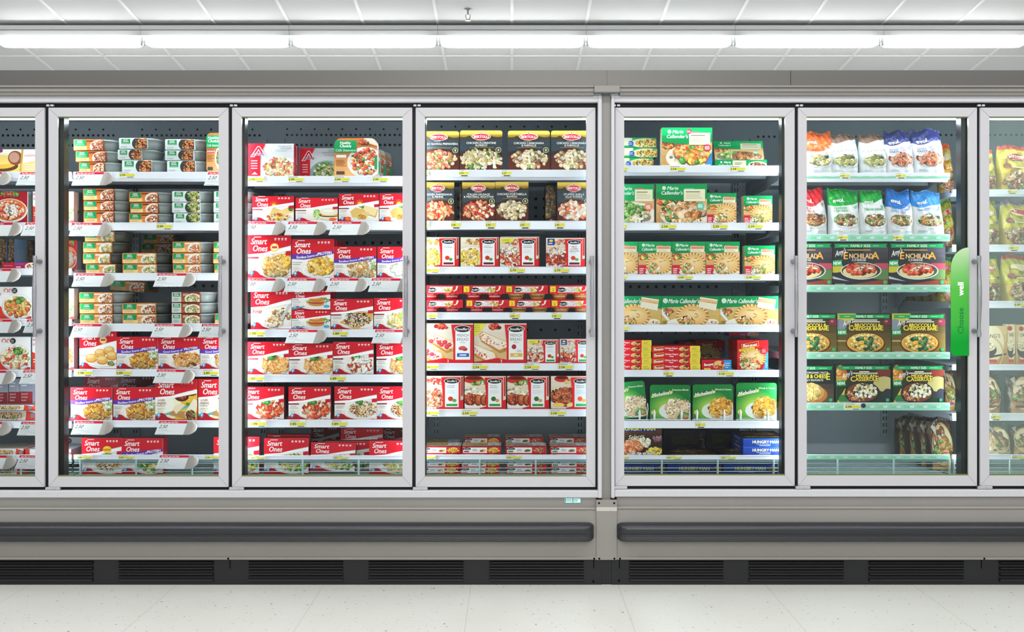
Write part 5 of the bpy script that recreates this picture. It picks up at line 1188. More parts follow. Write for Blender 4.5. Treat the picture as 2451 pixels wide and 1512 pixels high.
PRICES = {(2, 1): [(285, '3.99', 'n')], (2, 2): [(374, '3.99', 'n')], (2, 5): [(184, '7.99', 'n'), (277, '2.89', 'n'), (485, '2.89', 'n')], (2, 7): [(184, '1.99', 'n'), (283, '2.29', 'n'), (489, '2.29', 'n')],
          (3, 1): [(594, '2.99', 'n'), (689, '3.99', 'n'), (799, '3.99', 'n'), (890, '3.99', 'n')], (3, 4): [(596, '1.99', 'n'), (795, '1.89', 'n')], (3, 5): [(594, '1.89', 'n'), (789, '1.89', 'n')], (3, 6): [(599, '1.99', 'n'), (693, '1.85', 'n'), (793, '1.89', 'n')], (3, 7): [(597, '1.89', 'n'), (796, '1.89', 'n')],
          (4, 1): [(1004, '3.99', 's'), (1099, '3.99', 's'), (1201, '3.29', 's')], (4, 2): [(1004, '3.99', 's'), (1080, '3.99', 's'), (1163, '3.99', 's'), (1245, '3.97', 's'), (1328, '3.99', 's')], (4, 3): [(1013, '2.29', 'n'), (1218, '2.79', 'n'), (1324, '2.79', 'n')], (4, 4): [(1023, '2.00', 's'), (1221, '3.00', 's'), (1321, '2.40', 's')],
          (4, 5): [(1011, '2.54', 'n'), (1129, '2.54', 'n'), (1253, '2.54', 'n'), (1334, '2.54', 'n')], (4, 6): [(1012, '2.54', 'n'), (1104, '2.54', 'n'), (1315, '2.54', 'n')], (4, 7): [(1004, '2.54', 'n'), (1210, '2.54', 'n')],
          (5, 1): [(1464, '2.54', 'n'), (1602, '2.54', 'n'), (1745, '2.54', 'n')], (5, 2): [(1462, '2.54', 'n'), (1580, '2.54', 'n'), (1703, '2.59', 'n'), (1787, '2.19', 'n')], (5, 3): [(1462, '2.59', 'n'), (1620, '2.59', 'n'), (1783, '2.19', 'n')], (5, 4): [(1467, '2.54', 'n')], (5, 5): [(1589, '1.22', 's'), (1718, '1.12', 'n')], (5, 6): [(1665, '1.22', 's')], (5, 7): [(1467, '2.69', 'n'), (1593, '2.69', 'n'), (1723, '2.69', 'n')],
          (6, 1): [(2010, '5.49', 's'), (2144, '5.49', 's')], (6, 2): [(2005, '5.49', 's'), (2138, '5.49', 's')], (6, 5): [(2020, '5.99', 'c')],
          (7, 1): [(2410, '7.49', 's')], (7, 2): [(2414, '7.49', 's')], (7, 3): [(2424, '6.49', 'n')], (7, 5): [(2371, '6.49', 's')], (7, 7): [(2420, '6.49', 'n')]}
M['upright'] = printmat('slotted_upright', .4, .4, tint=(205, 220, 228)); M['kickprint'] = printmat('pressed_louvre', .4, .4); M['frameprint'] = printmat('door_frame_metal', .36, .45, tint=(185, 184, 188)); M['railprint'] = printmat('price_rail_plastic', .3, .4, tint=(240, 246, 255)); M['linerprint'] = printmat('perforated_liner', .45, .4, tint=(205, 220, 228))
# ================================================================= build the two freezers
FL = freezer(XL, (JX0+JX1)/2, 'left', [1, 2, 3, 4], {1: (-324, 106.5, -302, 84, 96, 'glass'), 2: (116, 546.5, 138, 523.5, 535, 'glass'), 3: (555.5, 986.5, 578, 963.5, 974.5, 'glass'), 4: (995, 1425, 1017, 1403.5, 1415, 'glass')})
tag(FL, 'grey upright display freezer with four glass doors, beside the one with the green sign', 'freezer', 'display freezers')
FR = freezer((JX0+JX1)/2, XR, 'right', [5, 6, 7], {5: (1472.5, 1902, 1494, 1879, 1898, 'glass'), 6: (1910.5, 2338.5, 1931, 2318, 2331, 'glass_soft'), 7: (2346, 2776, 2368, 2755, None, 'glass_haze')})
tag(FR, 'grey upright display freezer whose glass door carries the green vertical sign', 'freezer', 'display freezers')
# post and cover plates at the joint
J = empty('joint_cover', ((JX0+JX1)/2, 0, 0)); jx = (JX0+JX1)/2
m = MB(); m.box(X(1440.6)-jx, X(1461.4)-jx, .0, .046, Z(1197), Z(222)); link('cover_post', m, 'grey_metal', J)
m = MB(); m.box(X(1421.5, -.03)-jx, X(1483.5, -.03)-jx, -.042, -.008, Z(222, -.03), Z(205.2, -.03), b=.002); link('upper_plate', m, 'grey_metal', J)
m = MB(); m.box(X(1426)-jx, X(1475.5)-jx, -.026, -.001, Z(1336), Z(1194), b=.0015); lpn = link('lower_plate', m, 'grey_panel', J)
m = MB(); m.box(X(1426.5)-jx, X(1475)-jx, -.0268, -.025, Z(1219.5), Z(1210)); link('clear_tape', m, pmat('frosted_tape', (184, 182, 174), .25), J)
for a, b in ((1432.5, 1200.5), (1468.5, 1200.5), (1433, 1332.5), (1469, 1332.5)): m = MB(); m.face([(X(a)-jx+.0042*math.cos(t), -.0272, Z(b)+.0042*math.sin(t)) for t in (-2*math.pi*k/12 for k in range(12))]); link('screw', m, 'hole', J)
m = MB(); m.box(X(1440.3)-jx, X(1463.7)-jx, .003, .05, 0, Z(1337)); link('kick_filler', m, 'kick', J)
tag(J, 'grey vertical joint cover between the two display freezers', 'cover')
# small sticker under the third whole door
m = MB(); a = Art(40*S(0), 13*S(0), 2); a.fill('#2fa09a'); a.rect(.03, .1, .97, .9, '#dff0ec'); a.rect(.04, .16, .1, .84, '#1d8a84'); a.lines(.12, .3, .46, 2, .25, '#3a9a94', .12); a.rect(.49, .14, .55, .86, '#1d8a84'); a.lines(.58, .3, .92, 2, .25, '#3a9a94', .12)
m.box(0, a.w, 0, .0008, 0, a.h, c='#2fa09a'); m.art(a, lambda x, z, off: (x, -off, z)); st = link('sticker', m, 'print', None, (X(1350.5, -.006), -.0055, Z(1204, -.006)))
tag(st, 'small teal and white sticker on the grey apron below the third whole door', 'sticker')
# tall green sign on the fifth whole door
w, h = 43.5*S(0), 259*S(0); a_out = [(0, 0)]
o = [(.012, 0), (w, 0), (w, h)] + [(w*1.0-w*.98*math.sin(t)*1.0 if False else w-(w)*math.sin(t), h-.085*(1-math.cos(t))) for t in (math.pi/2*k/9 for k in range(1, 10))] + [(0, .012)]
a = Art(w, h, 4, o); a.L = 1
for k in range(96): a.rect(0, k/96, 1, (k+1)/96+.001, mixc('#b5cfa6', '#52b043', min(1, k/36)) if k < 36 else mixc('#52b043', '#3aa53a', (k-36)/32) if k < 68 else mixc('#3aa53a', '#00912b', min(1, (k-68)/16)))
t = MB(); t.prism_y(o, 0, .002, '#3aa53a')
t.art(a, lambda x, z, off: (x, -off, z))
b = Art(h, w, 5); b.L = 130
b.text('Choose', .205, .69, .31, '#0a7d3a', bold=.02, w=.315); b.text('well', .556, .69, .31, '#eef6ee', bold=.05, w=.15); b.lines(.93, .2, .97, 1, .1, '#6f9a64', .03)
t.art(b, lambda x, z, off: (w-z, -off, x))
sg = link('door_sign', t, 'print', None, (X(2275), -.0035, Z(851)))
# lettering reads upwards: turn the strip so that its foot is at the sign's foot
tag(sg, 'tall green rounded sign with vertical lettering on the fifth whole door', 'sign')

# ================================================================= goods
def C(fn, kw=None, **c): return lambda w, h: carton(w, h, c.get('d', .045), fn, kw, **{k: v for k, v in c.items() if k != 'd'})
def SO(bay, row, x0, y0, x1, look, key, d=.04, dy=0.0, pos=None, y1=None, rot=None, shared=None, **kw):
    return put(bay, row, x0, y0, x1, C(d_so, kw, d=d, side='#a8142a', top='#8c1222', seed=hash_(key)), 'so_'+key, 'frozen_meal_box', look, 'meal box', dy=dy, pos=pos, y1=y1, rot=rot, shared=shared)
def hash_(s): return sum(ord(c)*(i+3) for i, c in enumerate(s)) % 9973
def HC(bay, row, x0, y0, x1, y1, kind, look, pos, dy=0.0, fr=.66, dark=False, food=None, rot=None, key=''):
    """one tray; x1 is the right edge of the tray itself."""
    k = f'hc_{kind}_{round(fr,2)}_{dark}_{key}'
    return put(bay, row, x0-3, y0, x1, lambda w, h: tray(w, h, .155, dict(kind=kind, food=food), side={'simply': '#dfe6e6', 'orange': '#c86a30', 'light': '#e09a58', 'brown': '#8a3f1c'}[kind], dark=dark, seed=hash_(k), frac=fr), k, 'meal_tray', look, 'meal tray', y1=y1, dy=dy, pos=pos, rot=rot, jitter=False)
def stack(bay, row, which, rows, kind, look, **kw):
    n = len(rows); names = {1: ['single tray'], 2: ['upper tray', 'lower tray'], 3: ['top tray', 'middle tray', 'bottom tray'], 4: ['top tray', 'second tray', 'third tray', 'bottom tray']}[n]
    for k, (x0, y0, xs, x1, y1) in enumerate(rows):
        yy = None if k == n-1 else y1
        HC(bay, row, x0, y0, x1, yy, kind, look, f'{names[k]} in {which} stack', fr=round((xs-x0+2)/(x1-x0+3), 1), **kw)
ORA, SIM = 'grey tray in orange band', 'grey tray in pale band'
# ---- first whole door
stack(2, 1, 'first', [(175, 333, 241, 274, 360.5), (180, 361, 247, 280, 387.5), (188, 388, 247, 287, 410)], 'orange', ORA, key='t')
stack(2, 1, 'second', [(284, 330, 346, 379, 357), (281, 357.5, 341, 375, 382.5), (291, 383, 361, 391, 410)], 'simply', SIM)
stack(2, 1, 'third', [(394, 333, 464, 493, 359), (394, 359.5, 457, 490, 384), (399, 384.5, 464, 494, 410)], 'simply', SIM)
put(2, 1, 494, 318, 560, C(d_hcbox, dict(asian=True), d=.05, side='#c46a30', corner=.02, seed=5), 'hcbox_asian', 'frozen_meal_box', 'tall orange meal box with green logo', 'meal box', pos='right end')
stack(2, 2, 'first', [(198, 451, 268, 301, 479.5), (199, 480, 267, 300, 504), (199, 504.5, 269, 300, 531)], 'orange', ORA, key='t')
stack(2, 2, 'second', [(308, 459, 373, 404, 484), (311, 484.5, 373, 404, 510), (308, 510.5, 373, 404, 531)], 'orange', ORA, key='u')
GF = ['#e8c890', '#7fae4f', '#f2e6c8', '#d89a50', '#5b9a3c']
stack(2, 2, 'third', [(411, 457, 475, 504, 483.5), (411, 484, 476, 505, 509.5), (415, 510, 478, 504, 531)], 'simply', SIM, food=GF, key='g')
stack(2, 2, 'fourth', [(511, 457, 576, 605, 483.5), (510, 484, 576, 605, 509.5), (511, 510, 577, 604, 531)], 'simply', SIM, food=GF, key='g')
LG = 'grey tray in light orange band'
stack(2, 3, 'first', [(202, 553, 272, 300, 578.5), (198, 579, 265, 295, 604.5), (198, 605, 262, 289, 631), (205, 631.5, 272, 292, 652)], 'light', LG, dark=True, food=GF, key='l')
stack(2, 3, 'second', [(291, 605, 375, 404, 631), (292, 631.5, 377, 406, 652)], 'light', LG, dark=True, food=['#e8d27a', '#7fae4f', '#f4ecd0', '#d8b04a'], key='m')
stack(2, 3, 'third', [(412, 578, 475, 504, 604), (412, 604.5, 475, 504, 631), (413, 631.5, 477, 505, 652)], 'light', LG, key='n')
stack(2, 3, 'fourth', [(510, 578, 575, 604, 604), (509, 604.5, 575, 604, 631), (512, 631.5, 577, 604, 652)], 'light', LG, key='n')
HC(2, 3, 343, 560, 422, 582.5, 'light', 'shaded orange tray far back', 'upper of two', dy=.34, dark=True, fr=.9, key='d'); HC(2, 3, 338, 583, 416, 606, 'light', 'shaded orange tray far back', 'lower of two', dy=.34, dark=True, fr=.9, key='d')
stack(2, 4, 'first', [(188, 699, 270, 300, 724.5), (189, 725, 270, 300, 750.5), (190, 751, 271, 300, 773)], 'light', LG, food=['#d8452a', '#f4e2c4', '#e8a060', '#b83a24'], key='o')
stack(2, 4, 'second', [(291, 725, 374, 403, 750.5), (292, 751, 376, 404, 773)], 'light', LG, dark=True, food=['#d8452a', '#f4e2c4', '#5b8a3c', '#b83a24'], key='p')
stack(2, 4, 'third', [(410, 698, 474, 505, 723.5), (410, 724, 474, 505, 749.5), (410, 750, 474, 505, 773)], 'brown', 'pale tray in brown band')
stack(2, 4, 'fourth', [(513, 750, 576, 604, 773)], 'light', LG, key='q')
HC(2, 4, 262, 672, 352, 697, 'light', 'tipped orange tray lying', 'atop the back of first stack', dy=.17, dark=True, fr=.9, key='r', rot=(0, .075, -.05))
SO(2, 5, 190, 794, 279, 'red dinner box with bread rolls', 'bun', food='bun', badge=(.64, .22)); SO(2, 5, 279.5, 806, 378, 'red chicken dinner box with purple stripe', 'chick', food='chicken', band=('Excellent',))
SO(2, 5, 378.5, 806, 478, 'red noodle dinner box with purple stripe', 'thai', food='noodle', band=('Good',)); SO(2, 5, 479, 806, 578, 'red noodle dinner box with purple stripe', 'thai', food='noodle', band=('Good',))
SO(2, 6, 169, 927, 269, 'red chicken dinner box with purple stripe', 'chick', food='chicken', band=('Excellent',)); SO(2, 6, 270.5, 927, 371, 'red chicken dinner box with purple stripe', 'chick', food='chicken', band=('Excellent',))
SO(2, 6, 371.5, 907, 472, 'yellow and red wrap dinner box', 'wrap', food='wrap'); SO(2, 6, 474, 907, 574, 'yellow and red wrap dinner box', 'wrap', food='wrap')
SO(2, 6, 203, 899, 283, 'shaded dinner box behind front row', 'dk1', food='pasta', dy=.3, pos='left one', dark=.5); SO(2, 6, 283, 897, 377, 'shaded dinner box behind front row', 'dk2', food='pasta', dy=.3, pos='right one', dark=.4)  # the red is dimmed: shade of the back row put into the colour
SO(2, 7, 196, 1048, 291, 'red rice dinner box', 'ricenew', food='rice', new=(.64, .32)); SO(2, 7, 291.5, 1049, 390, 'red dinner box with purple stripe', 'broc', food='veg', band=('Excellent',), d=.06); SO(2, 7, 511, 1046, 620, 'red dinner box', 'vegbox', food='veg')
# ---- second whole door
ATK = lambda f: C(d_atkins, dict(food=f), d=.035, side='#b01828', seed=31)
put(3, 1, 594.5, 343.5, 703, ATK('pasta'), 'atk_pasta', 'frozen_meal_box', 'white and red pasta box, triangle logo', 'meal box', pos='leftmost front box')
put(3, 1, 600, 348, 706, ATK('pasta'), 'atk_pasta', 'frozen_meal_box', 'white and red pasta box', 'meal box', pos='second in leftmost queue', dy=.045); put(3, 1, 608, 350, 711, ATK('pasta'), 'atk_pasta', 'frozen_meal_box', 'white and red pasta box', 'meal box', pos='third in leftmost queue', dy=.09)
put(3, 1, 718, 354.5, 812, ATK('pie'), 'atk_pie', 'frozen_meal_box', 'white and red broccoli box, triangle logo', 'meal box', dy=.13, pos='set back')
HB = C(d_hcbox, {}, d=.045, side='#d8cfc2', corner=.03, top_only=True, seed=6)
put(3, 1, 800, 330.5, 903, HB, 'hcbox', 'frozen_meal_box', 'tall orange meal box with green logo', 'meal box', pos='front one')
for k in range(3): put(3, 1, 822+12*k, 352+6*k, 909+14*k, HB, 'hcbox', 'frozen_meal_box', 'tall orange meal box in the queue', 'meal box', pos=ORD[k+1]+' from the front', dy=.12+.1*k)
SO(3, 2, 604, 469, 703, 'red breakfast box with folded flatbread', 'egg', food='egg', sun=True); SO(3, 2, 707, 473, 808, 'pinkish red breakfast sandwich box', 'sand', food='sand', dark=1.12); SO(3, 2, 811, 463.5, 907, 'red breakfast wrap box with sun', 'taco', food='taco', sun=True); SO(3, 2, 908.5, 463, 997.5, 'red breakfast wrap box with sun', 'taco', food='taco', sun=True)
SO(3, 3, 593.5, 563, 696, 'red breaded chicken box', 'fries', food='breaded', badge=(.62, .28)); SO(3, 3, 698, 572, 799, 'red fish and chips box', 'fish', food='fries', band=('Excellent',)); SO(3, 3, 799.5, 590, 900.5, 'red turkey dinner box', 'turkey', food='turkey', band=('Excellent',)); SO(3, 3, 903, 590, 997.5, 'red white-sauce chicken box', 'chwhite', food='white', band=('Excellent',))
for k in range(3): SO(3, 3, 705+8*k, 574+2*k, 806+8*k, 'red box queued behind the fish box', 'fishback', food='fries', band=('Excellent',), dy=.05+.05*k, pos=ORD[k]+' behind')
SO(3, 4, 600, 693, 697, 'red soup box with spoon', 'soup', food='soup'); SO(3, 4, 698, 693, 790.5, 'small red burger box', 'burger', food='burger', blue=True, y1=741.5, pos='upper of pair'); SO(3, 4, 698, 742.5, 790.5, 'small red burger box', 'burger', food='burger', blue=True, pos='lower of pair')
SO(3, 4, 704, 697, 800, 'red box behind the burger boxes', 'back4', food='pasta', dy=.06, pos='set back'); SO(3, 4, 792, 715, 893, 'red flatbread dinner box', 'flat', food='flat'); SO(3, 4, 895, 713, 995, 'red green-topped pasta box', 'gpasta', food='greenpasta')
SO(3, 5, 593, 818, 691, 'red tube-pasta box', 'rig', food='rigatoni'); SO(3, 5, 692, 822, 796, 'red tube-pasta box', 'rig', food='rigatoni'); SO(3, 5, 797, 818, 894, 'red cheese-topped pasta box', 'ziti', food='ziti'); SO(3, 5, 901, 820, 997.5, 'red tube-pasta box', 'rig', food='rigatoni')
SO(3, 6, 580, 926, 679, 'red tomato pasta box', 'sau', food='sauce'); SO(3, 6, 690.5, 926, 791, 'red tomato pasta box', 'sau', food='sauce'); SO(3, 6, 800.5, 925, 902, 'red rice and beans box', 'rice', food='rice'); SO(3, 6, 902.5, 925, 997.5, 'red rice and beans box', 'rice', food='rice')
for q, (a_, b_) in enumerate(((580, 679), (690.5, 791), (800.5, 902), (902.5, 997))):
    for k in range(3): SO(3, 6, a_+.6*k, 926, b_, 'red box queued behind a front box', 'q6', food='sauce', dy=.045*(k+1), shared='boxes queued behind the sixth shelf front row')
SO(3, 7, 632, 1049, 738, 'red broccoli pasta box', 'veg7', food='veg', d=.05); SO(3, 7, 640, 1040, 740, 'red box leaning behind others', 'q7', food='veg', dy=.12, pos='second row left')
SO(3, 7, 742, 1060, 848, 'tilted red broccoli pasta box', 'veg7', food='veg', d=.05, y1=1128, rot=(-.12, .03, .04)); SO(3, 7, 778, 1056, 884, 'red broccoli pasta box behind the tilted one', 'veg7', food='veg', d=.05, dy=.09, pos='second row'); SO(3, 7, 816, 1025, 916, 'red dinner box raised behind', 'veg8', food='veg', dy=.17, y1=1085, pos='back row'); SO(3, 7, 884, 1055, 990, 'red dinner box with low crease', 'veg9', food='greenpasta', d=.05)
SO(3, 7, 745, 1019, 812, 'shaded red dinner box deep', 'dk7', food='pasta', dy=.36, dark=.5, y1=1090, pos='back row left'); SO(3, 7, 912, 1025, 990, 'shaded red dinner box deep', 'dk8', food='pasta', dy=.36, dark=.5, y1=1090, pos='back row right')  # dimmed red stands in for the shade deep in the basket
# ---- third whole door
def BE(row, x0, y0, x1, t1, t2, food, key, look, kind='blob', corner=.0, n=70): put(4, row, x0, y0, x1, C(d_bert, dict(t1=t1, t2=t2, food=food, kind=kind, n=n), d=.045, side='#2b343c', corner=corner, top_only=True, seed=hash_(key)), 'be_'+key, 'pasta_meal_box', look, 'meal box')
BE(1, 1001.5, 313.6, 1099, 'MANGO RAVIOLI PRIMAVERA', None, ['#e88a5a', '#f0b48a', '#d8583a', '#f4dcb8', '#6a8a3c', '#e06a4a'], 'prim', 'dark gold-topped box with reddish ravioli', 'blob', .011)
BE(1, 1101, 312, 1202.5, 'CHICKEN FLORENTINE', 'ALFREDO', CREAMY+['#c8b060', '#4f7a34'], 'flor', 'dark gold-topped box with creamy penne', 'stick', .011); BE(1, 1215.5, 312.5, 1316, 'CHICKEN CARBONARA', '& FARFALLE', CREAMY+['#7a9a4a', '#b0583a', '#d8b878'], 'carb', 'dark gold-topped box with bow-tie pasta', 'blob', .011); BE(1, 1318.7, 312.5, 1418, 'CHICKEN CARBONARA', '& FARFALLE', CREAMY+['#7a9a4a', '#b0583a', '#d8b878'], 'carb', 'dark gold-topped box with bow-tie pasta', 'blob', .011)
BE(2, 1008, 435.6, 1087, 'CHICKEN PARMIGIANA', '& PENNE', TOMATO+['#e8c890', '#d8a868'], 'parm', 'dark square-topped box with red penne', ['stick', 'blob']); BE(2, 1106, 435.6, 1185, 'ITALIAN SAUSAGE', '& MEATBALL RIGATONI', TOMATO+['#8a4a2c'], 'saus', 'dark square-topped box with meatballs', ['stick', 'blob']); BE(2, 1185.6, 434.8, 1264.8, 'CHICKEN PORTABELLA', 'RAVIOLI', CREAMY+['#8a6a44', '#c8b07a'], 'port', 'dark square-topped box with pale ravioli'); BE(2, 1334, 435.6, 1413, 'STUFFED SHELLS', 'ALLA VODKA', ['#e88a5a', '#f0c8a0', '#f6efe0', '#d8643a', '#f8f4ea'], 'shell', 'dark square-topped box with stuffed shells')
put(4, 2, 1100, 440, 1104.5, C(d_dots, d=.3, side='#4a4426', top='#c8ac4a'), 'bb1', 'pasta_meal_box', 'shaded gold-edged box queued behind', 'meal box', dy=.05, pos='beside the second box'); put(4, 2, 1306, 442, 1330, C(d_dots, d=.25, side='#4a4426', top='#8a7a3a'), 'bb2', 'pasta_meal_box', 'shaded gold-edged box queued behind', 'meal box', dy=.1, pos='beside the rightmost box')
def ST(row, x0, y0, x1, key, look, dy=0.0, pos=None, **kw): put(4, row, x0, y0, x1, C(d_st, kw, d=.042, side='#c21c26', top='#b01a24', seed=hash_(key)), 'st_'+key, 'frozen_meal_box', look, 'meal box', dy=dy, pos=pos)
ST(3, 1006.5, 567.5, 1098, 'mac', 'red macaroni box'); ST(3, 1102.5, 567.5, 1194, 'mac', 'red macaroni box'); ST(3, 1196.5, 567.5, 1289, 'las', 'red lasagna box with yellow tag', food='lasagna', tag_='yellow'); ST(3, 1307, 569, 1400, 'meat', 'red lasagna box with blue tag', food='meat', tag_='blue', title=('MEAT', 'LOVERS', 'LASAGNA'))
ST(3, 1199, 565.5, 1291, 'las2', 'red box hidden behind the yellow-tagged one', food='lasagna', dy=.05, pos='second row')
for k, (u, l, col, nm) in enumerate((((1005, 1106.5), (1005, 1108), '#c4202c', 'red'), ((1108, 1209), (1115, 1216.5), '#c4202c', 'red'), ((1210, 1312), (1217, 1318), '#d8a860', 'tan'), ((1315, 1416.5), (1319, 1420), '#e0832c', 'orange'))):
    for j, (xx, y0, y1) in enumerate(((u, 682.5, 716.6), (l, 717, None))):
        put(4, 4, xx[0], y0, xx[1], lambda w, h, c=col, k=k: cuppack(w, h*.6, h, .09, c, 3+k, k > 0), f'cup{k}{j}', 'snack_cup_pack', f'red pack of two {nm} cups', 'snack pack', y1=y1, pos=f"{'upper' if j == 0 else 'lower'} layer, {ORD[k]} from left")
FB = lambda t: C(d_frenchbread, dict(topping=t), d=.05, side='#c21c26', seed=11)
put(4, 5, 1007, 773.7, 1132.8, FB('pepperoni'), 'fb_pep', 'frozen_pizza_box', 'large pepperoni french bread pizza box', 'pizza box'); put(4, 5, 1134.5, 773.7, 1260.5, FB('cheese'), 'fb_che', 'frozen_pizza_box', 'large cheese french bread pizza box', 'pizza box')
ST(5, 1262, 812, 1338, 'las3', 'small red lasagna box', food='lasagna', tag_='yellow', foot='#1f8f3c'); ST(5, 1340, 811, 1416, 'meat2', 'small red lasagna box with blue tag', food='meat', tag_='blue', foot='#1f8f3c')
ST(6, 1007, 899.5, 1109, 'spag', 'red spaghetti box', food='spag', foot='#1f9a4a'); ST(6, 1112, 900, 1211, 'loaf', 'red meatloaf box', food='loaf', foot='#1f9a4a', veg=('#2f6a2c', '#d8a050')); ST(6, 1214, 900, 1314, 'loaf', 'red meatloaf box', food='loaf', foot='#1f9a4a', veg=('#2f6a2c', '#d8a050')); ST(6, 1318.7, 900, 1418, 'ribs', 'red glazed meat box', food='ribs', foot='#1f9a4a', veg=('#d8502a', '#e8b04a'))
for q, (a_, b_) in enumerate(((1007, 1109), (1112, 1211), (1214, 1314), (1318.7, 1418))):
    for k in range(2): put(4, 6, a_, 901, b_, C(d_st, {}, d=.042, side='#a81a22', top='#8a1a20', seed=9), 'st_q', 'frozen_meal_box', 'red box queued behind a front box', 'meal box', dy=.046*(k+1), shared='boxes queued behind the sixth shelf of the third whole door')
def FLT(x0, y0, x1, y1, food, dy, pos): put(4, 7, x0, y0, x1, C(d_flat_front, dict(food=food), d=.13, side='#b81c26', top='#b81c26', topart=(d_flat_top, dict(food=food)), leftart=None, seed=21), 'flat_'+food, 'flat_meal_box', 'red flat-lying %s box' % ('macaroni' if food == 'mac' else 'chicken'), 'meal box', y1=y1, dy=dy, pos=pos, depth=.13, jitter=False)
for c, (x0, x1, food, n) in enumerate(((1004, 1098, 'mac', 'first'), (1102, 1195, 'mac', 'second'), (1211, 1308, 'bake', 'third'), (1317, 1414, 'bake', 'fourth'))):
    hgt = 16.2; lv = [1133.5-hgt*k for k in range(5)]
    nf = 4 if c != 1 else 4
    for k in range(nf):
        dx = (0, 2, -3, 4)[k] if c < 2 else (0, 1, -1, 0)[k]
        FLT(x0+dx, lv[k]-hgt+.4, x1+dx, None if k == 0 else lv[k], food, .01, f"{['bottom', 'second', 'third', 'top'][k]} of {n} stack")
    for k in range(2 if c == 0 else 3): FLT(x0+9 if c < 2 else x0-2, 1074.5-13.5*k, x1+2 if c < 2 else x1-8, 1087.5-13.5*k, food, .21, f"{['lower', 'middle', 'upper'][k]} of rear {n} stack")
# ---- fourth whole door
MCB = lambda kw, seed: C(d_mc, kw, d=.05, side='#dfd6b0', sides=dict(top='#0b8a4a', left='#e4dcb4'), seed=seed)
def MC(row, x0, y0, x1, key, look, dy=0.0, pos=None, y1=None, rot=None, **kw): put(5, row, x0, y0, x1, MCB(kw, hash_(key)), 'mc_'+key, 'frozen_meal_box', look, 'meal box', dy=dy, pos=pos, y1=y1, rot=rot)
for k, (xa, xb, y0, y1) in enumerate(((1466, 1571, 329, 352.5), (1468, 1573, 353.5, 376.5), (1460, 1564, 377.5, None))): put(5, 1, xa, y0, xb, C(d_mcflat, {}, d=.16, side='#0b7a42', seed=41), 'mcflat', 'flat_meal_box', 'green flat-lying roast dinner box', 'meal box', y1=y1, dy=.05, pos=f"{['top', 'middle', 'bottom'][k]} of left stack")
MC(1, 1584, 305, 1705, 'bowl', 'large green chicken bowl box', food='bowl', seal=(.9, .52, '#c8202e'), pos='middle'); MC(1, 1712, 330, 1830, 'steak', 'green steak box propped backwards', food='steak', seal=(.84, .6, '#2fae86'), dy=.07, y1=384, rot=(-.42, 0, 0), pos='behind the low box')
put(5, 1, 1711.7, 382, 1836, C(d_mcflat2, {}, d=.06, side='#0b7a42', seed=42), 'mcflat2', 'flat_meal_box', 'low green box lying flat', 'meal box', pos='right end')
MC(2, 1465, 440.6, 1566, 'fett', 'green broccoli pasta box', food='fett', seal=(.86, .58, '#e06a4a')); MC(2, 1571, 440, 1692, 'turk', 'large green turkey dinner box', food='turkey', seal=(.87, .56, '#2fbf9a'), tab='#58c0b0'); MC(2, 1692.5, 462, 1763, 'pie1', 'small green pot pie box, brown crust', food='pie', logo=.9); MC(2, 1780.5, 468, 1849, 'pie2', 'small green pot pie box, pale side', food='pie', logo=.9)
for a_, b_ in ((1448, 1527), (1528.3, 1608), (1609, 1689), (1690.3, 1770.6)): MC(3, a_, 578, b_, 'pie3', 'green pot pie box', food='pie', logo=.95)
MC(3, 1782.6, 587.5, 1855, 'pie2', 'smaller green pot pie box', food='pie', logo=.9)
for a_, b_ in ((1444.5, 1583), (1583.5, 1723.3), (1724, 1863.5)): put(5, 4, a_, 708.5, b_, C(d_mcwide, {}, d=.09, side='#0b7a42', seed=44), 'mcwide', 'frozen_meal_box', 'wide green four-pack pot pie box', 'meal box')
BN = ['top', 'second', 'third', 'fourth', 'bottom']
for k in range(5): put(5, 5, 1448+(k % 2), 814+14.2*k, 1559.3-(k % 3)*.5, C(d_banq_flat, {}, d=.16, side='#a81820', sides=dict(right='#d8c43a'), seed=51), 'bqf', 'flat_meal_box', 'red and yellow flat box', 'meal box', y1=None if k == 4 else 827.8+14.2*k, pos=f'{BN[k]} of left stack', jitter=False)
for k in range(4): put(5, 5, 1560.5+(k % 2), 827.5+14.4*k, 1675.5+(k % 2), C(d_banq_flat, {}, d=.16, side='#a81820', sides=dict(right='#d8c43a'), seed=51), 'bqf', 'flat_meal_box', 'red and yellow flat box', 'meal box', y1=None if k == 3 else 841.5+14.4*k, pos=f'{[BN[0], BN[1], BN[2], BN[4]][k]} of right stack', jitter=False)
put(5, 5, 1680, 861, 1751, C(d_banq_small, {}, d=.09, side='#a81820', seed=52), 'bqs', 'flat_meal_box', 'small red and blue box', 'meal box', pos='low by the pot pies')
for k in range(5): put(5, 5, 1765-4.2*k, 814-.8*k, 1839-6.5*k, C(d_banq_pie, {}, d=.036, side='#b01622', seed=53), 'bqp', 'frozen_meal_box', 'red blue-cornered pot pie box', 'meal box', dy=.042*k, pos='front of queue' if k == 0 else ORD[k]+' behind the front one')
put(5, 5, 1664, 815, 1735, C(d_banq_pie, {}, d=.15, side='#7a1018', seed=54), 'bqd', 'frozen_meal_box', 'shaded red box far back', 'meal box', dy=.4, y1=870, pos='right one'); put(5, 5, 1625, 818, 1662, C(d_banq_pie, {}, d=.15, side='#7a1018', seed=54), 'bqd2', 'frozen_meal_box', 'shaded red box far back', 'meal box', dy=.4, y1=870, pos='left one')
put(5, 5, 1745, 793, 1816, C(d_redstrip, {}, d=.1, side='#2a4fa0', seed=55), 'bqt', 'flat_meal_box', 'blue and red box atop the queue', 'meal box', dy=.2, y1=804.5, pos='near the shelf above')
MI = lambda d: C(d_mich, dict(dish=d), d=.035, side='#0f5a28', corner=.012, seed=61)
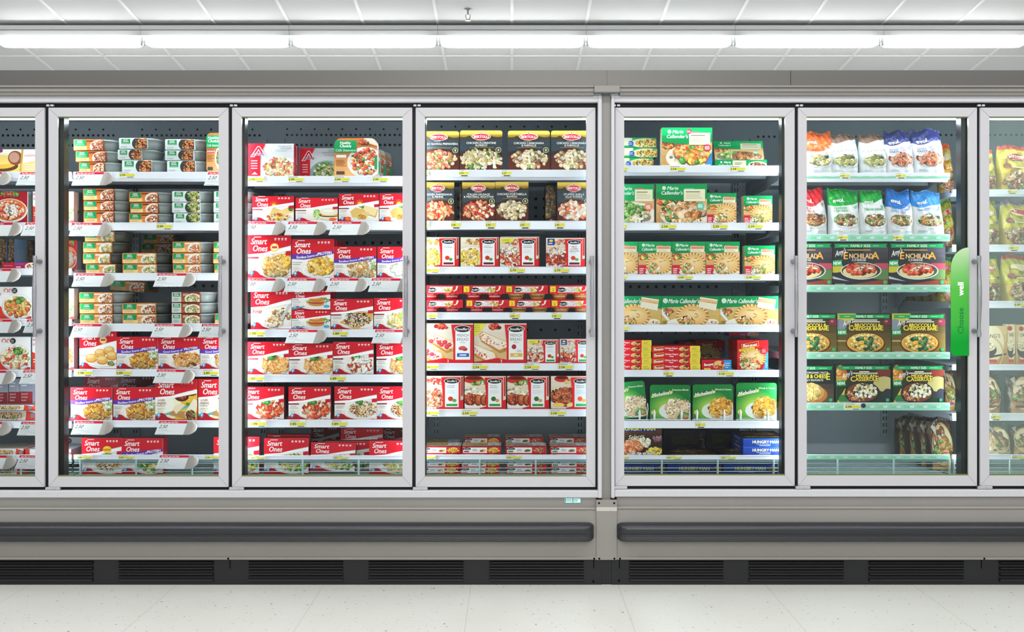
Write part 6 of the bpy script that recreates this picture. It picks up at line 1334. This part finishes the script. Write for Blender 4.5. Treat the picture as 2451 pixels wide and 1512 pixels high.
put(5, 6, 1462, 914, 1550, MI('fett'), 'mi_f', 'frozen_meal_box', 'green pasta box tipped sideways', 'meal box', rot=(0, -.09, 0), y1=1001); put(5, 6, 1555.7, 920.6, 1652.8, MI('fett'), 'mi_f', 'frozen_meal_box', 'green creamy noodle box', 'meal box'); put(5, 6, 1658, 919.5, 1755, MI('wh'), 'mi_w', 'frozen_meal_box', 'green wheel pasta box', 'meal box'); put(5, 6, 1762.6, 916, 1859.5, MI('wh'), 'mi_w', 'frozen_meal_box', 'green wheel pasta box', 'meal box')
# clear pushers holding the boxes on the sixth shelf
for k, xx in enumerate((1504, 1604, 1706, 1810)):
    hd = MB(); yv = YI-.006
    sx_ = S(yv); zb = 0
    hd.box(-49*sx_, 49*sx_, -.002, .001, .002, .006)
    for q in (-38, 27): hd.tube([(q*sx_, -.001, .003), (q*sx_, -.004, .03), (q*sx_, -.001, .048)], [.004, .0055, .002], 8)
    hd.tube([(44*sx_, .0, .003), (47*sx_, -.002, .05), (46*sx_, .002, .075)], .0018, 6)
    ho = link('pack_holder', hd, 'clear', None, (X(xx, yv), yv, shelf_z(5, 6)+.003))
    tag(ho, f'clear plastic holder under the {["first", "second", "third", "fourth"][k]} green pasta box from left', 'holder', 'clear pack holders')
put(5, 7, 1480, 1018, 1584, C(d_selects, {}, d=.05, side='#1c120c', seed=71), 'sel', 'frozen_meal_box', 'dark fried chicken dinner box, yellow heading', 'meal box', dy=.01, y1=1089, pos='upright on the left')
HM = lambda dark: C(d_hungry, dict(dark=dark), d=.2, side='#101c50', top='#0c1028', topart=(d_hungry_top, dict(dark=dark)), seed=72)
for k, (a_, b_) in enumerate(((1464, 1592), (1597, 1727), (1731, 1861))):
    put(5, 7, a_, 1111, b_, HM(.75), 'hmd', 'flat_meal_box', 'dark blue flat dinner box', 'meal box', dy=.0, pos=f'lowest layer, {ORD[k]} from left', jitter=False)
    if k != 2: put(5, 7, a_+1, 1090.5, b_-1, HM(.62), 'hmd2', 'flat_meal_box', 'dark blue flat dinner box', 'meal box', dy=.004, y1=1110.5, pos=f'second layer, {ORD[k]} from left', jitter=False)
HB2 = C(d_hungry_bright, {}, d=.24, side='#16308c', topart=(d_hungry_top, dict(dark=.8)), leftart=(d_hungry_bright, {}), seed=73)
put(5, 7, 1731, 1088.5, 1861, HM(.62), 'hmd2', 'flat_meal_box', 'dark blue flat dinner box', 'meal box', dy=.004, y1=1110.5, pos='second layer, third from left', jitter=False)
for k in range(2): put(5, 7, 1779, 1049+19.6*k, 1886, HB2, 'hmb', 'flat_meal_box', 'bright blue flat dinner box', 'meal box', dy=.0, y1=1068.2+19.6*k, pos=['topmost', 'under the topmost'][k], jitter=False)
put(5, 7, 1590, 1030, 1690, HM(.25), 'hmk', 'flat_meal_box', 'black shaded dinner box deep', 'meal box', dy=.3, y1=1086, pos='left'); put(5, 7, 1692, 1022, 1770, HM(.25), 'hmk2', 'flat_meal_box', 'black shaded dinner box deep', 'meal box', dy=.3, y1=1086, pos='right')  # print dimmed as a whole, so the shade is in its colours
# ---- fifth whole door
def BAG(bay, row, x0, y0, x1, key, look, col, art, lean=.1, skew=0.0, dy=0.0, pos=None, d=.085, y1=None, rot=None, taper=.88, back='#d8dcdc'):
    put(bay, row, x0, y0, x1, lambda w, h: pouch(w, h, d, col, art, hash_(key), lean, taper, skew, back=back), 'bag_'+key, 'meal_bag', look, 'bag', dy=dy, pos=pos, y1=y1, rot=rot, jitter=False)
BAG(6, 1, 1924, 308, 2000, 'org', 'white bag with orange top', evol_col('#ee6a2a', cut=.42), evol_art('#ee6a2a', 'FIRE GRILLED', ['#e8dca0', '#c8c070', '#f2ecc8', '#b8a858'], t2='STEAK & CHICKEN', tcol='#d8583a'), skew=.04)
for a_, b_, k in ((1991, 2063, 'br1'), (2064, 2132, 'br2')): BAG(6, 1, a_, 313, b_, 'br', 'grey bag with brown top', evol_col('#8a6a58', '#dfe5e5', .16), evol_art('#7d5f50', 'MAC & CHEESE', ['#a8a85a', '#c8c47a', '#8a8a44', '#d8d49a'], 'curl'), skew=-.02)
for a_, b_, y in ((2127, 2197, 304), (2193, 2270, 300)): BAG(6, 1, a_, y, b_, 'nav', 'white bag with navy top', evol_col('#333a78', '#eceef2', .28), evol_art('#3a417c', 'GRILLED CHICKEN', ['#e07850', '#c85a38', '#f0a080', '#d8b08a'], ['curl', 'stick'], t2='PARMESAN'), skew=-.06)
MIX = GREENS+['#d8783c', '#c85a34', '#e8c890', '#f2ead0', '#b84a2c']
BAG(6, 2, 1916, 443, 1987, 'red', 'white bag with red top', evol_col('#d8202e', cut=.33), evol_art('#d8202e', 'TIKKA', ['#b8782c', '#8a4a3a', '#d8a868', '#7a3a34', '#c89a5a'], t2='MASALA'), skew=-.06)
BAG(6, 2, 1989, 445, 2065, 'gr1', 'white bag with wide green top', evol_col('#14a03c', cut=.33), evol_art('#14a03c', 'TERIYAKI', MIX, t2='CHICKEN'), skew=.0, taper=.93); BAG(6, 2, 2066, 449, 2131, 'gr2', 'white bag with pointed green top', evol_col('#1aa83f', cut=.24), evol_art('#14a03c', 'TERIYAKI CHICKEN', MIX), skew=-.05, taper=.8)
BAG(6, 2, 2130, 448, 2194, 'bl1', 'white bag with deep blue top', evol_col('#2273c8', cut=.36), evol_art('#2273c8', 'THAI STYLE CURRY', MIX+['#e8d05a'], t2='CHICKEN'), skew=-.02); BAG(6, 2, 2192, 450, 2269, 'bl2', 'white bag with sky blue top', evol_col('#3f93dc', cut=.32), evol_art('#3f93dc', 'THAI STYLE CURRY', MIX+['#e8d05a', '#e8743a']), skew=-.04)
def AM(row, x0, y0, x1, dish, look): put(6, row, x0, y0, x1, C(d_amy, dict(dish=dish), d=.05, side='#1c3a28', sides=dict(left='#1f6a42'), seed=hash_(dish)), 'am_'+dish, 'frozen_meal_box', look, 'meal box')
for a_, b_ in ((1866.5, 1992), (1993.5, 2127), (2128, 2263.5)): AM(3, a_, 580, b_, 'ench', 'dark green-striped enchilada box')
for a_, b_ in ((1874, 2003.5), (2005, 2134), (2135, 2263)): AM(4, a_, 750, b_, 'broc', 'brown green-striped broccoli bake box')
AM(5, 1868, 874, 1996, 'mac', 'dark macaroni and cheese box'); AM(5, 2002, 873, 2131.5, 'cass', 'dark green casserole box'); AM(5, 2138, 873, 2259, 'cass', 'dark green casserole box')
YF = ['#a83a2c', '#d8c890', '#e8dcb0', '#7a8a3c', '#c8885a', '#8a4a2c']
BAG(7, 1, 2255, 336, 2290, 'yo', 'orange-topped yellow bag beside the end post', yellow_col('#d8a03a', '#d8542c'), yellow_art('#c8402c', YF), dy=.12, pos='edge-on left', back='#c8902c'); BAG(7, 2, 2255, 470, 2292, 'yg', 'green-topped yellow bag beside the end post', yellow_col('#c9bf3c', '#6f9a3c'), yellow_art('#3f7a4c', YF), dy=.12, pos='edge-on left', back='#c8b83a')
BAG(7, 3, 2256, 610, 2292, 'yh', 'yellow bag half hidden by the green sign', yellow_col('#c9bf3c', '#2f6a4c'), yellow_art('#2f6a5c', YF), dy=.1, pos='edge-on left', back='#c8b83a')
for k in range(4): BAG(7, 3, 2177+21*k, 640, 2207+22*k, 'ydeep', 'yellow bag behind the bracket', yellow_col('#b0a83a', '#8a3a2c'), yellow_art('#8a3a2c', YF), dy=.46-.1*k, pos=f'{ORD[k]} from the back', d=.07, back='#a8a03a')
for k in range(4): BAG(7, 7, 2152+26*k, 997+2*k, 2200+31*k, 'bk', 'dark brown queued bag', brown_col, brown_art(0), dy=.39-.1*k, pos=f'{ORD[k]} from the back', d=.1, back='#3a2a20')
BAG(7, 5, 2262, 880, 2295, 'bk5', 'dark brown bag beside the end post', brown_col, brown_art(1), dy=.1, pos='edge-on left', back='#3a2a20')
# ---- far right door
BAG(7, 1, 2318, 354, 2393, 'y1', 'yellow bag with red top', yellow_col(), yellow_art('#c8402c', YF), lean=.06); BAG(7, 1, 2396, 340, 2476, 'y2', 'yellow bag with red top', yellow_col('#cdb63a', '#b03424'), yellow_art('#b03040', YF), lean=.06)
BAG(7, 2, 2322, 475, 2401, 'y3', 'yellow bag with olive top', yellow_col('#c9bf3c', '#8f8a3a'), yellow_art('#7a5a9a', YF), lean=.06); BAG(7, 2, 2402, 472, 2484, 'y4', 'yellow bag with purple top', yellow_col('#cdbf44', '#7a6a8a'), yellow_art('#6a4a9a', YF), lean=.06)
BAG(7, 3, 2324, 606, 2404, 'y5', 'yellow bag with dark green top', yellow_col('#c9bf3c', '#2f5a48'), yellow_art('#1f5a5a', YF), lean=.06); BAG(7, 3, 2405, 604, 2490, 'y6', 'yellow bag with red top', yellow_col('#c9bf3c', '#b83a2c'), yellow_art('#b83a2c', YF), lean=.06)
CH = C(d_chang, {}, d=.045, side='#d8c090', seed=81)
put(7, 4, 2330, 780, 2411, CH, 'chang', 'frozen_meal_box', 'golden noodle bowl box', 'meal box')
put(7, 4, 2412, 776, 2432, C(d_chang, {}, d=.045, side='#e8d8b0', seed=81), 'chang2', 'frozen_meal_box', 'golden narrow box standing on end', 'meal box'); put(7, 4, 2434, 777, 2470, C(d_chang, {}, d=.045, side='#e8d8b0', seed=82), 'chang3', 'frozen_meal_box', 'golden narrow box standing on end', 'meal box')
BAG(7, 5, 2336, 893, 2407, 'p1', 'brown bag with cream panel', brown_col, brown_art(1), lean=.06, back='#3a2a20'); BAG(7, 5, 2416, 893, 2490, 'p1', 'brown bag with cream panel', brown_col, brown_art(1), lean=.06, back='#3a2a20')
BAG(7, 7, 2368, 1014, 2428, 'p2', 'clear-topped salad wrap bag', lambda u, v: '#5a5a48' if v < .3 else mixc('#6a4a2c', '#d8c8a0', min(1, (v-.3)*1.6)), brown_art(1), lean=.1, dy=.01, y1=1090, back='#4a4436'); BAG(7, 7, 2424, 1018, 2490, 'p3', 'brown bag with cream foot', brown_col, brown_art(0), lean=.1, dy=.01, y1=1090, back='#3a2a20')
# ---- far left door
CU = lambda dish, seed: C(d_cuisine, dict(dish=dish), d=.04, side='#c9d2d8', seed=seed)
put(1, 1, -24, 357, 100, C(d_cuisine_sand, {}, d=.05, side='#e8e4da', seed=91), 'cu_s', 'frozen_meal_box', 'white egg sandwich box', 'meal box')
put(1, 2, -42, 458, 65, C(d_cuisine_red, {}, d=.04, side='#cfdcd6', seed=92), 'cu_r', 'frozen_meal_box', 'red box with bowl of tomato pasta', 'meal box'); put(1, 2, 78, 458, 176, CU('salad', 93), 'cu_v', 'frozen_meal_box', 'white salad pasta box', 'meal box')
put(1, 3, 4, 628, 92, C(d_redstrip, {}, d=.14, side='#8a1a30', seed=94), 'cu_st', 'flat_meal_box', 'low crimson flat-lying box', 'meal box')
for k in range(3): put(1, 3, -22+19*k+(4 if k == 2 else 0), 569+k, -4+19*k, C(d_dots, d=.12, side='#8fb0d8', top='#5a6a8a'), 'cu_d', 'frozen_meal_box', 'box on end with pale blue edge', 'meal box', dy=.17, y1=633)
for k in range(2): put(1, 3, 35+24*k, 575, 55+24*k, C(d_dots, d=.12, side='#30343c', top='#40444c'), 'cu_e', 'frozen_meal_box', 'dark shaded box on end', 'meal box', dy=.3, y1=640)
put(1, 4, -30, 686, 75, CU('ravioli', 95), 'cu_p1', 'frozen_meal_box', 'white box with ravioli bowl', 'meal box'); put(1, 5, -36, 806, 72, CU('pasta', 96), 'cu_p2', 'frozen_meal_box', 'white box with penne bowl', 'meal box')
put(1, 5, 76, 806, 176, CU('orange', 97), 'cu_o', 'frozen_meal_box', 'white box with orange noodles', 'meal box'); put(1, 4, 80, 690, 176, CU('salad', 93), 'cu_v', 'frozen_meal_box', 'white salad pasta box', 'meal box')
put(1, 6, -40, 969, 80, C(d_panini_flat, {}, d=.16, side='#c83a30', top='#b0a89a', seed=98), 'pa_f', 'flat_meal_box', 'white flat panini box in front', 'meal box', y1=981, jitter=False); put(1, 6, -40, 982, 86, C(d_panini_flat, {}, d=.16, side='#8a8a90', top='#70747c', seed=98), 'pa_f', 'flat_meal_box', 'white flat panini box below', 'meal box', dy=.05, jitter=False)
for k in range(3): put(1, 6, -8+28*k, 908-2*k, 18+30*k, C(d_panini, {}, d=.12, side='#9aa0b2', top='#7a8090', seed=99), 'pa_u', 'frozen_meal_box', 'lilac grey panini box standing behind', 'meal box', dy=.05, y1=967)
put(1, 7, -40, 1073, 56, C(d_panini_flat, {}, d=.16, side='#c83a30', top='#8a6a5a', seed=98), 'pa_f', 'flat_meal_box', 'white flat panini box upper', 'meal box', y1=1091, jitter=False); put(1, 7, 60, 1075, 170, C(d_panini_flat, {}, d=.16, side='#c0c8d0', top='#c8d0d8', seed=98), 'pa_g', 'flat_meal_box', 'pale flat panini box', 'meal box', y1=1100, jitter=False)
put(1, 7, -40, 1092, 56, C(d_panini_flat, {}, d=.16, side='#8a3a30', top='#7a4a3a', seed=98), 'pa_f', 'flat_meal_box', 'white flat panini box lower', 'meal box', y1=1112, jitter=False); put(1, 7, -40, 1113, 60, C(d_panini_flat, {}, d=.16, side='#8a3a30', top='#7a4a3a', seed=98), 'pa_f', 'flat_meal_box', 'white flat panini box lowest', 'meal box', jitter=False)
# goods of the far left section that show past the first post
put(1, 2, 132, 460, 188, CU('salad', 93), 'cu_v', 'frozen_meal_box', 'white salad pasta box seen past the post', 'meal box', dy=.17, pos='set back'); put(1, 3, 138, 575, 184, C(d_cuisine_red, {}, d=.05, side='#c8d4d8', seed=92), 'cu_r2', 'frozen_meal_box', 'red berry box seen past the post', 'meal box', dy=.15, pos='set back')
put(1, 4, 130, 690, 187, CU('salad', 93), 'cu_v', 'frozen_meal_box', 'white salad box seen past the post', 'meal box', dy=.17, pos='set back'); put(1, 5, 130, 812, 186, CU('orange', 97), 'cu_o', 'frozen_meal_box', 'orange noodle box seen past the post', 'meal box', dy=.16, pos='set back')
put(1, 7, 120, 1046, 196, CU('ravioli', 95), 'cu_p1', 'frozen_meal_box', 'white ravioli box seen past the post', 'meal box', dy=.2, pos='set back')
label_items()

# ================================================================= sale tags clipped to the rails
def sale_tag_proto():
    r = empty('sale_tag'); w, h, sk = .124, .058, -.018
    c = MB(); c.prism_y([(sk, -h), (w+sk, -h), (w, 0), (0, 0)], 0, .0008, '#eef4f6')
    a = Art(w, h, 3); a.L = 2; a.rect(0, 0, 1, 1, '#f1f6f8'); a.rect(.0, .0, 1, .175, '#d81e3c'); a.text('buy five, get one free', .06, .14, .105, '#fbeef0', w=.88, bold=.03, shear=.2)
    a.text('2.50', .06, .53, .24, '#26292c', w=.42, bold=.012, shear=.28); a.lines(.05, .6, .5, 2, .07, '#c2d0d4', .02); a.lines(.05, .74, .8, 2, .06, '#cddade', .015); a.lines(.04, .92, .4, 1, .05, '#9fb0b4', .025)
    c.art(a, lambda x, z, off: (x+sk*(1-z/h), -off, z-h)); link('card', c, 'print', r)
    f = MB(); rows = []
    for k in range(9):
        t = k/8; rows.append([(w+sk*q+(.047*math.sin(t*math.pi/2))*math.sqrt(max(0.02, 1-abs(2*q-1.05)**2.6*t)), -.004*math.sin(t*2.2)+.012*t*t, -h*(.02+q*.98)) for q in (j/10 for j in range(11))])
    f.grid(rows, sm=True); link('grey_flap', f, 'grey_flap', r)
    return r
TAGS = {1: [(1, -62), (1, 50), (2, -34), (2, 62), (3, -38), (4, -38), (4, 66), (5, -50), (5, 57), (6, -62), (6, 52), (7, -50), (7, 48)], 2: [(1, 182), (1, 499), (2, 176), (3, 183), (3, 378), (4, 178), (4, 372), (4, 484), (5, 377), (6, 181), (6, 382), (7, 384)],
        3: [(2, 592), (2, 691), (2, 797), (3, 591), (3, 689), (3, 791), (3, 891), (4, 693), (4, 899)]}
tp = None; RT = random.Random(3)
for bay, lst in TAGS.items():
    rows = {}
    for row, px in lst: rows.setdefault(row, []).append(px)
    for row, pxs in rows.items():
        for k, px in enumerate(sorted(pxs)):
            y = YR-.009
            if tp is None: o = tp = sale_tag_proto()
            else:
                o = tp.copy(); COL.objects.link(o)
                for ch in tp.children: c = ch.copy(); COL.objects.link(c); c.parent = o
            zt = Z(RAILS[bay][row-1][0]+1.0, y)
            o.location = (X(px, y), y, zt); o.rotation_euler = (RT.uniform(-.22, -.08), 0, RT.uniform(-.11, -.01)); 
            n = len(pxs); pos = 'the only one' if n == 1 else ['leftmost' if k == 0 else 'rightmost' if k == n-1 else ORD[k]+' from left'][0]
            tag(o, f'white sale tag with red header, {pos}, {SHELF[row]}, {DOOR[bay]}', 'sale tag', 'buy five sale tags on the shelf rails')
WORLD, AISLE, MULL, HEAD, CEIL_FILL = .66, 130, 8, 11, 150
# ================================================================= light, camera, look
def arealight(name, loc, rot, sx, sy, power, col=(1, 1, 1), spread=180):
    l = bpy.data.lights.new(name, 'AREA'); l.shape = 'RECTANGLE'; l.size = sx; l.size_y = sy; l.energy = power; l.color = col; l.spread = math.radians(spread)
    o = bpy.data.objects.new(name, l); COL.objects.link(o); o.location = loc; o.rotation_euler = rot; return o
W = bpy.data.worlds.new('store_light'); SC.world = W; W.use_nodes = True
bg = W.node_tree.nodes['Background']; bg.inputs[0].default_value = (.97, .985, 1.0, 1); bg.inputs[1].default_value = WORLD
for y, x, L, p in ((-1.7, 0.2, 9.0, AISLE), (-4.4, .2, 9.0, AISLE*.8), (-7.4, .4, 2.6, AISLE*1.9)):  # unseen overhead rows; the short last one is added to brighten the canopy's middle
    arealight('aisle_light', (x, y, 3.5), (0, 0, 0), L, .35, p)
for gx in (111.5, 551, 990.5, 1428.5, 1469, 1906.5, 2342):
    x = X(gx) + (-.02 if gx == 1428.5 else .02 if gx == 1469 else 0)
    for a in ((-52,) if gx == 1469 else (52,) if gx == 1428.5 else (-52, 52)):
        arealight('mullion_light', (x-.018*(1 if a > 0 else -1), .127, Z(700)), (math.radians(-90), 0, math.radians(a)), .03, 1.44, MULL, (.86, .95, 1.0))
for gx0, gx1 in ((-300, 1428), (1469, 2760)):
    arealight('header_lamp', ((X(gx0)+X(gx1))/2, .145, Z(288, .145)), (math.radians(-38), 0, 0), X(gx1)-X(gx0), .03, HEAD, (.88, .96, 1.0))
arealight('ceiling_fill', (0, 1.2, 3.15), (math.radians(-125), 0, 0), 8, .3, CEIL_FILL)  # added unseen uplight, only there to brighten the ceiling
cam = bpy.data.cameras.new('camera'); co = bpy.data.objects.new('camera', cam); COL.objects.link(co)
co.location = (0, -CAM_D, EYE); co.rotation_euler = (math.radians(90), 0, 0)
cam.sensor_width = 36; cam.lens = FPX*36/2451; cam.shift_y = -(756-HY)/2451; cam.clip_start = .05; SC.camera = co
SC.view_settings.view_transform = 'Standard'; SC.view_settings.look = 'None'; SC.view_settings.exposure = 0; SC.view_settings.gamma = 1
cy = SC.cycles
cy.max_bounces = 4; cy.diffuse_bounces = 2; cy.glossy_bounces = 3; cy.transmission_bounces = 3; cy.transparent_max_bounces = 8; cy.caustics_reflective = False; cy.caustics_refractive = False
cy.use_denoising = True; cy.use_adaptive_sampling = True; cy.adaptive_threshold = .05; cy.sample_clamp_indirect = 4
dup = {k: v for k, v in LABELS.items() if len(v) > 1 and len({g for _n, g in v}) > 1 or len(v) > 1 and v[0][1] is None}
for k, v in LABELS.items():
    if len(v) > 1 and not k.startswith('red box queued behind a front'): print('SAME LABEL', k, [n for n, g in v])
print('things', sum(len(v) for v in LABELS.values()), 'tris', sum(len(m.polygons) for m in bpy.data.meshes))
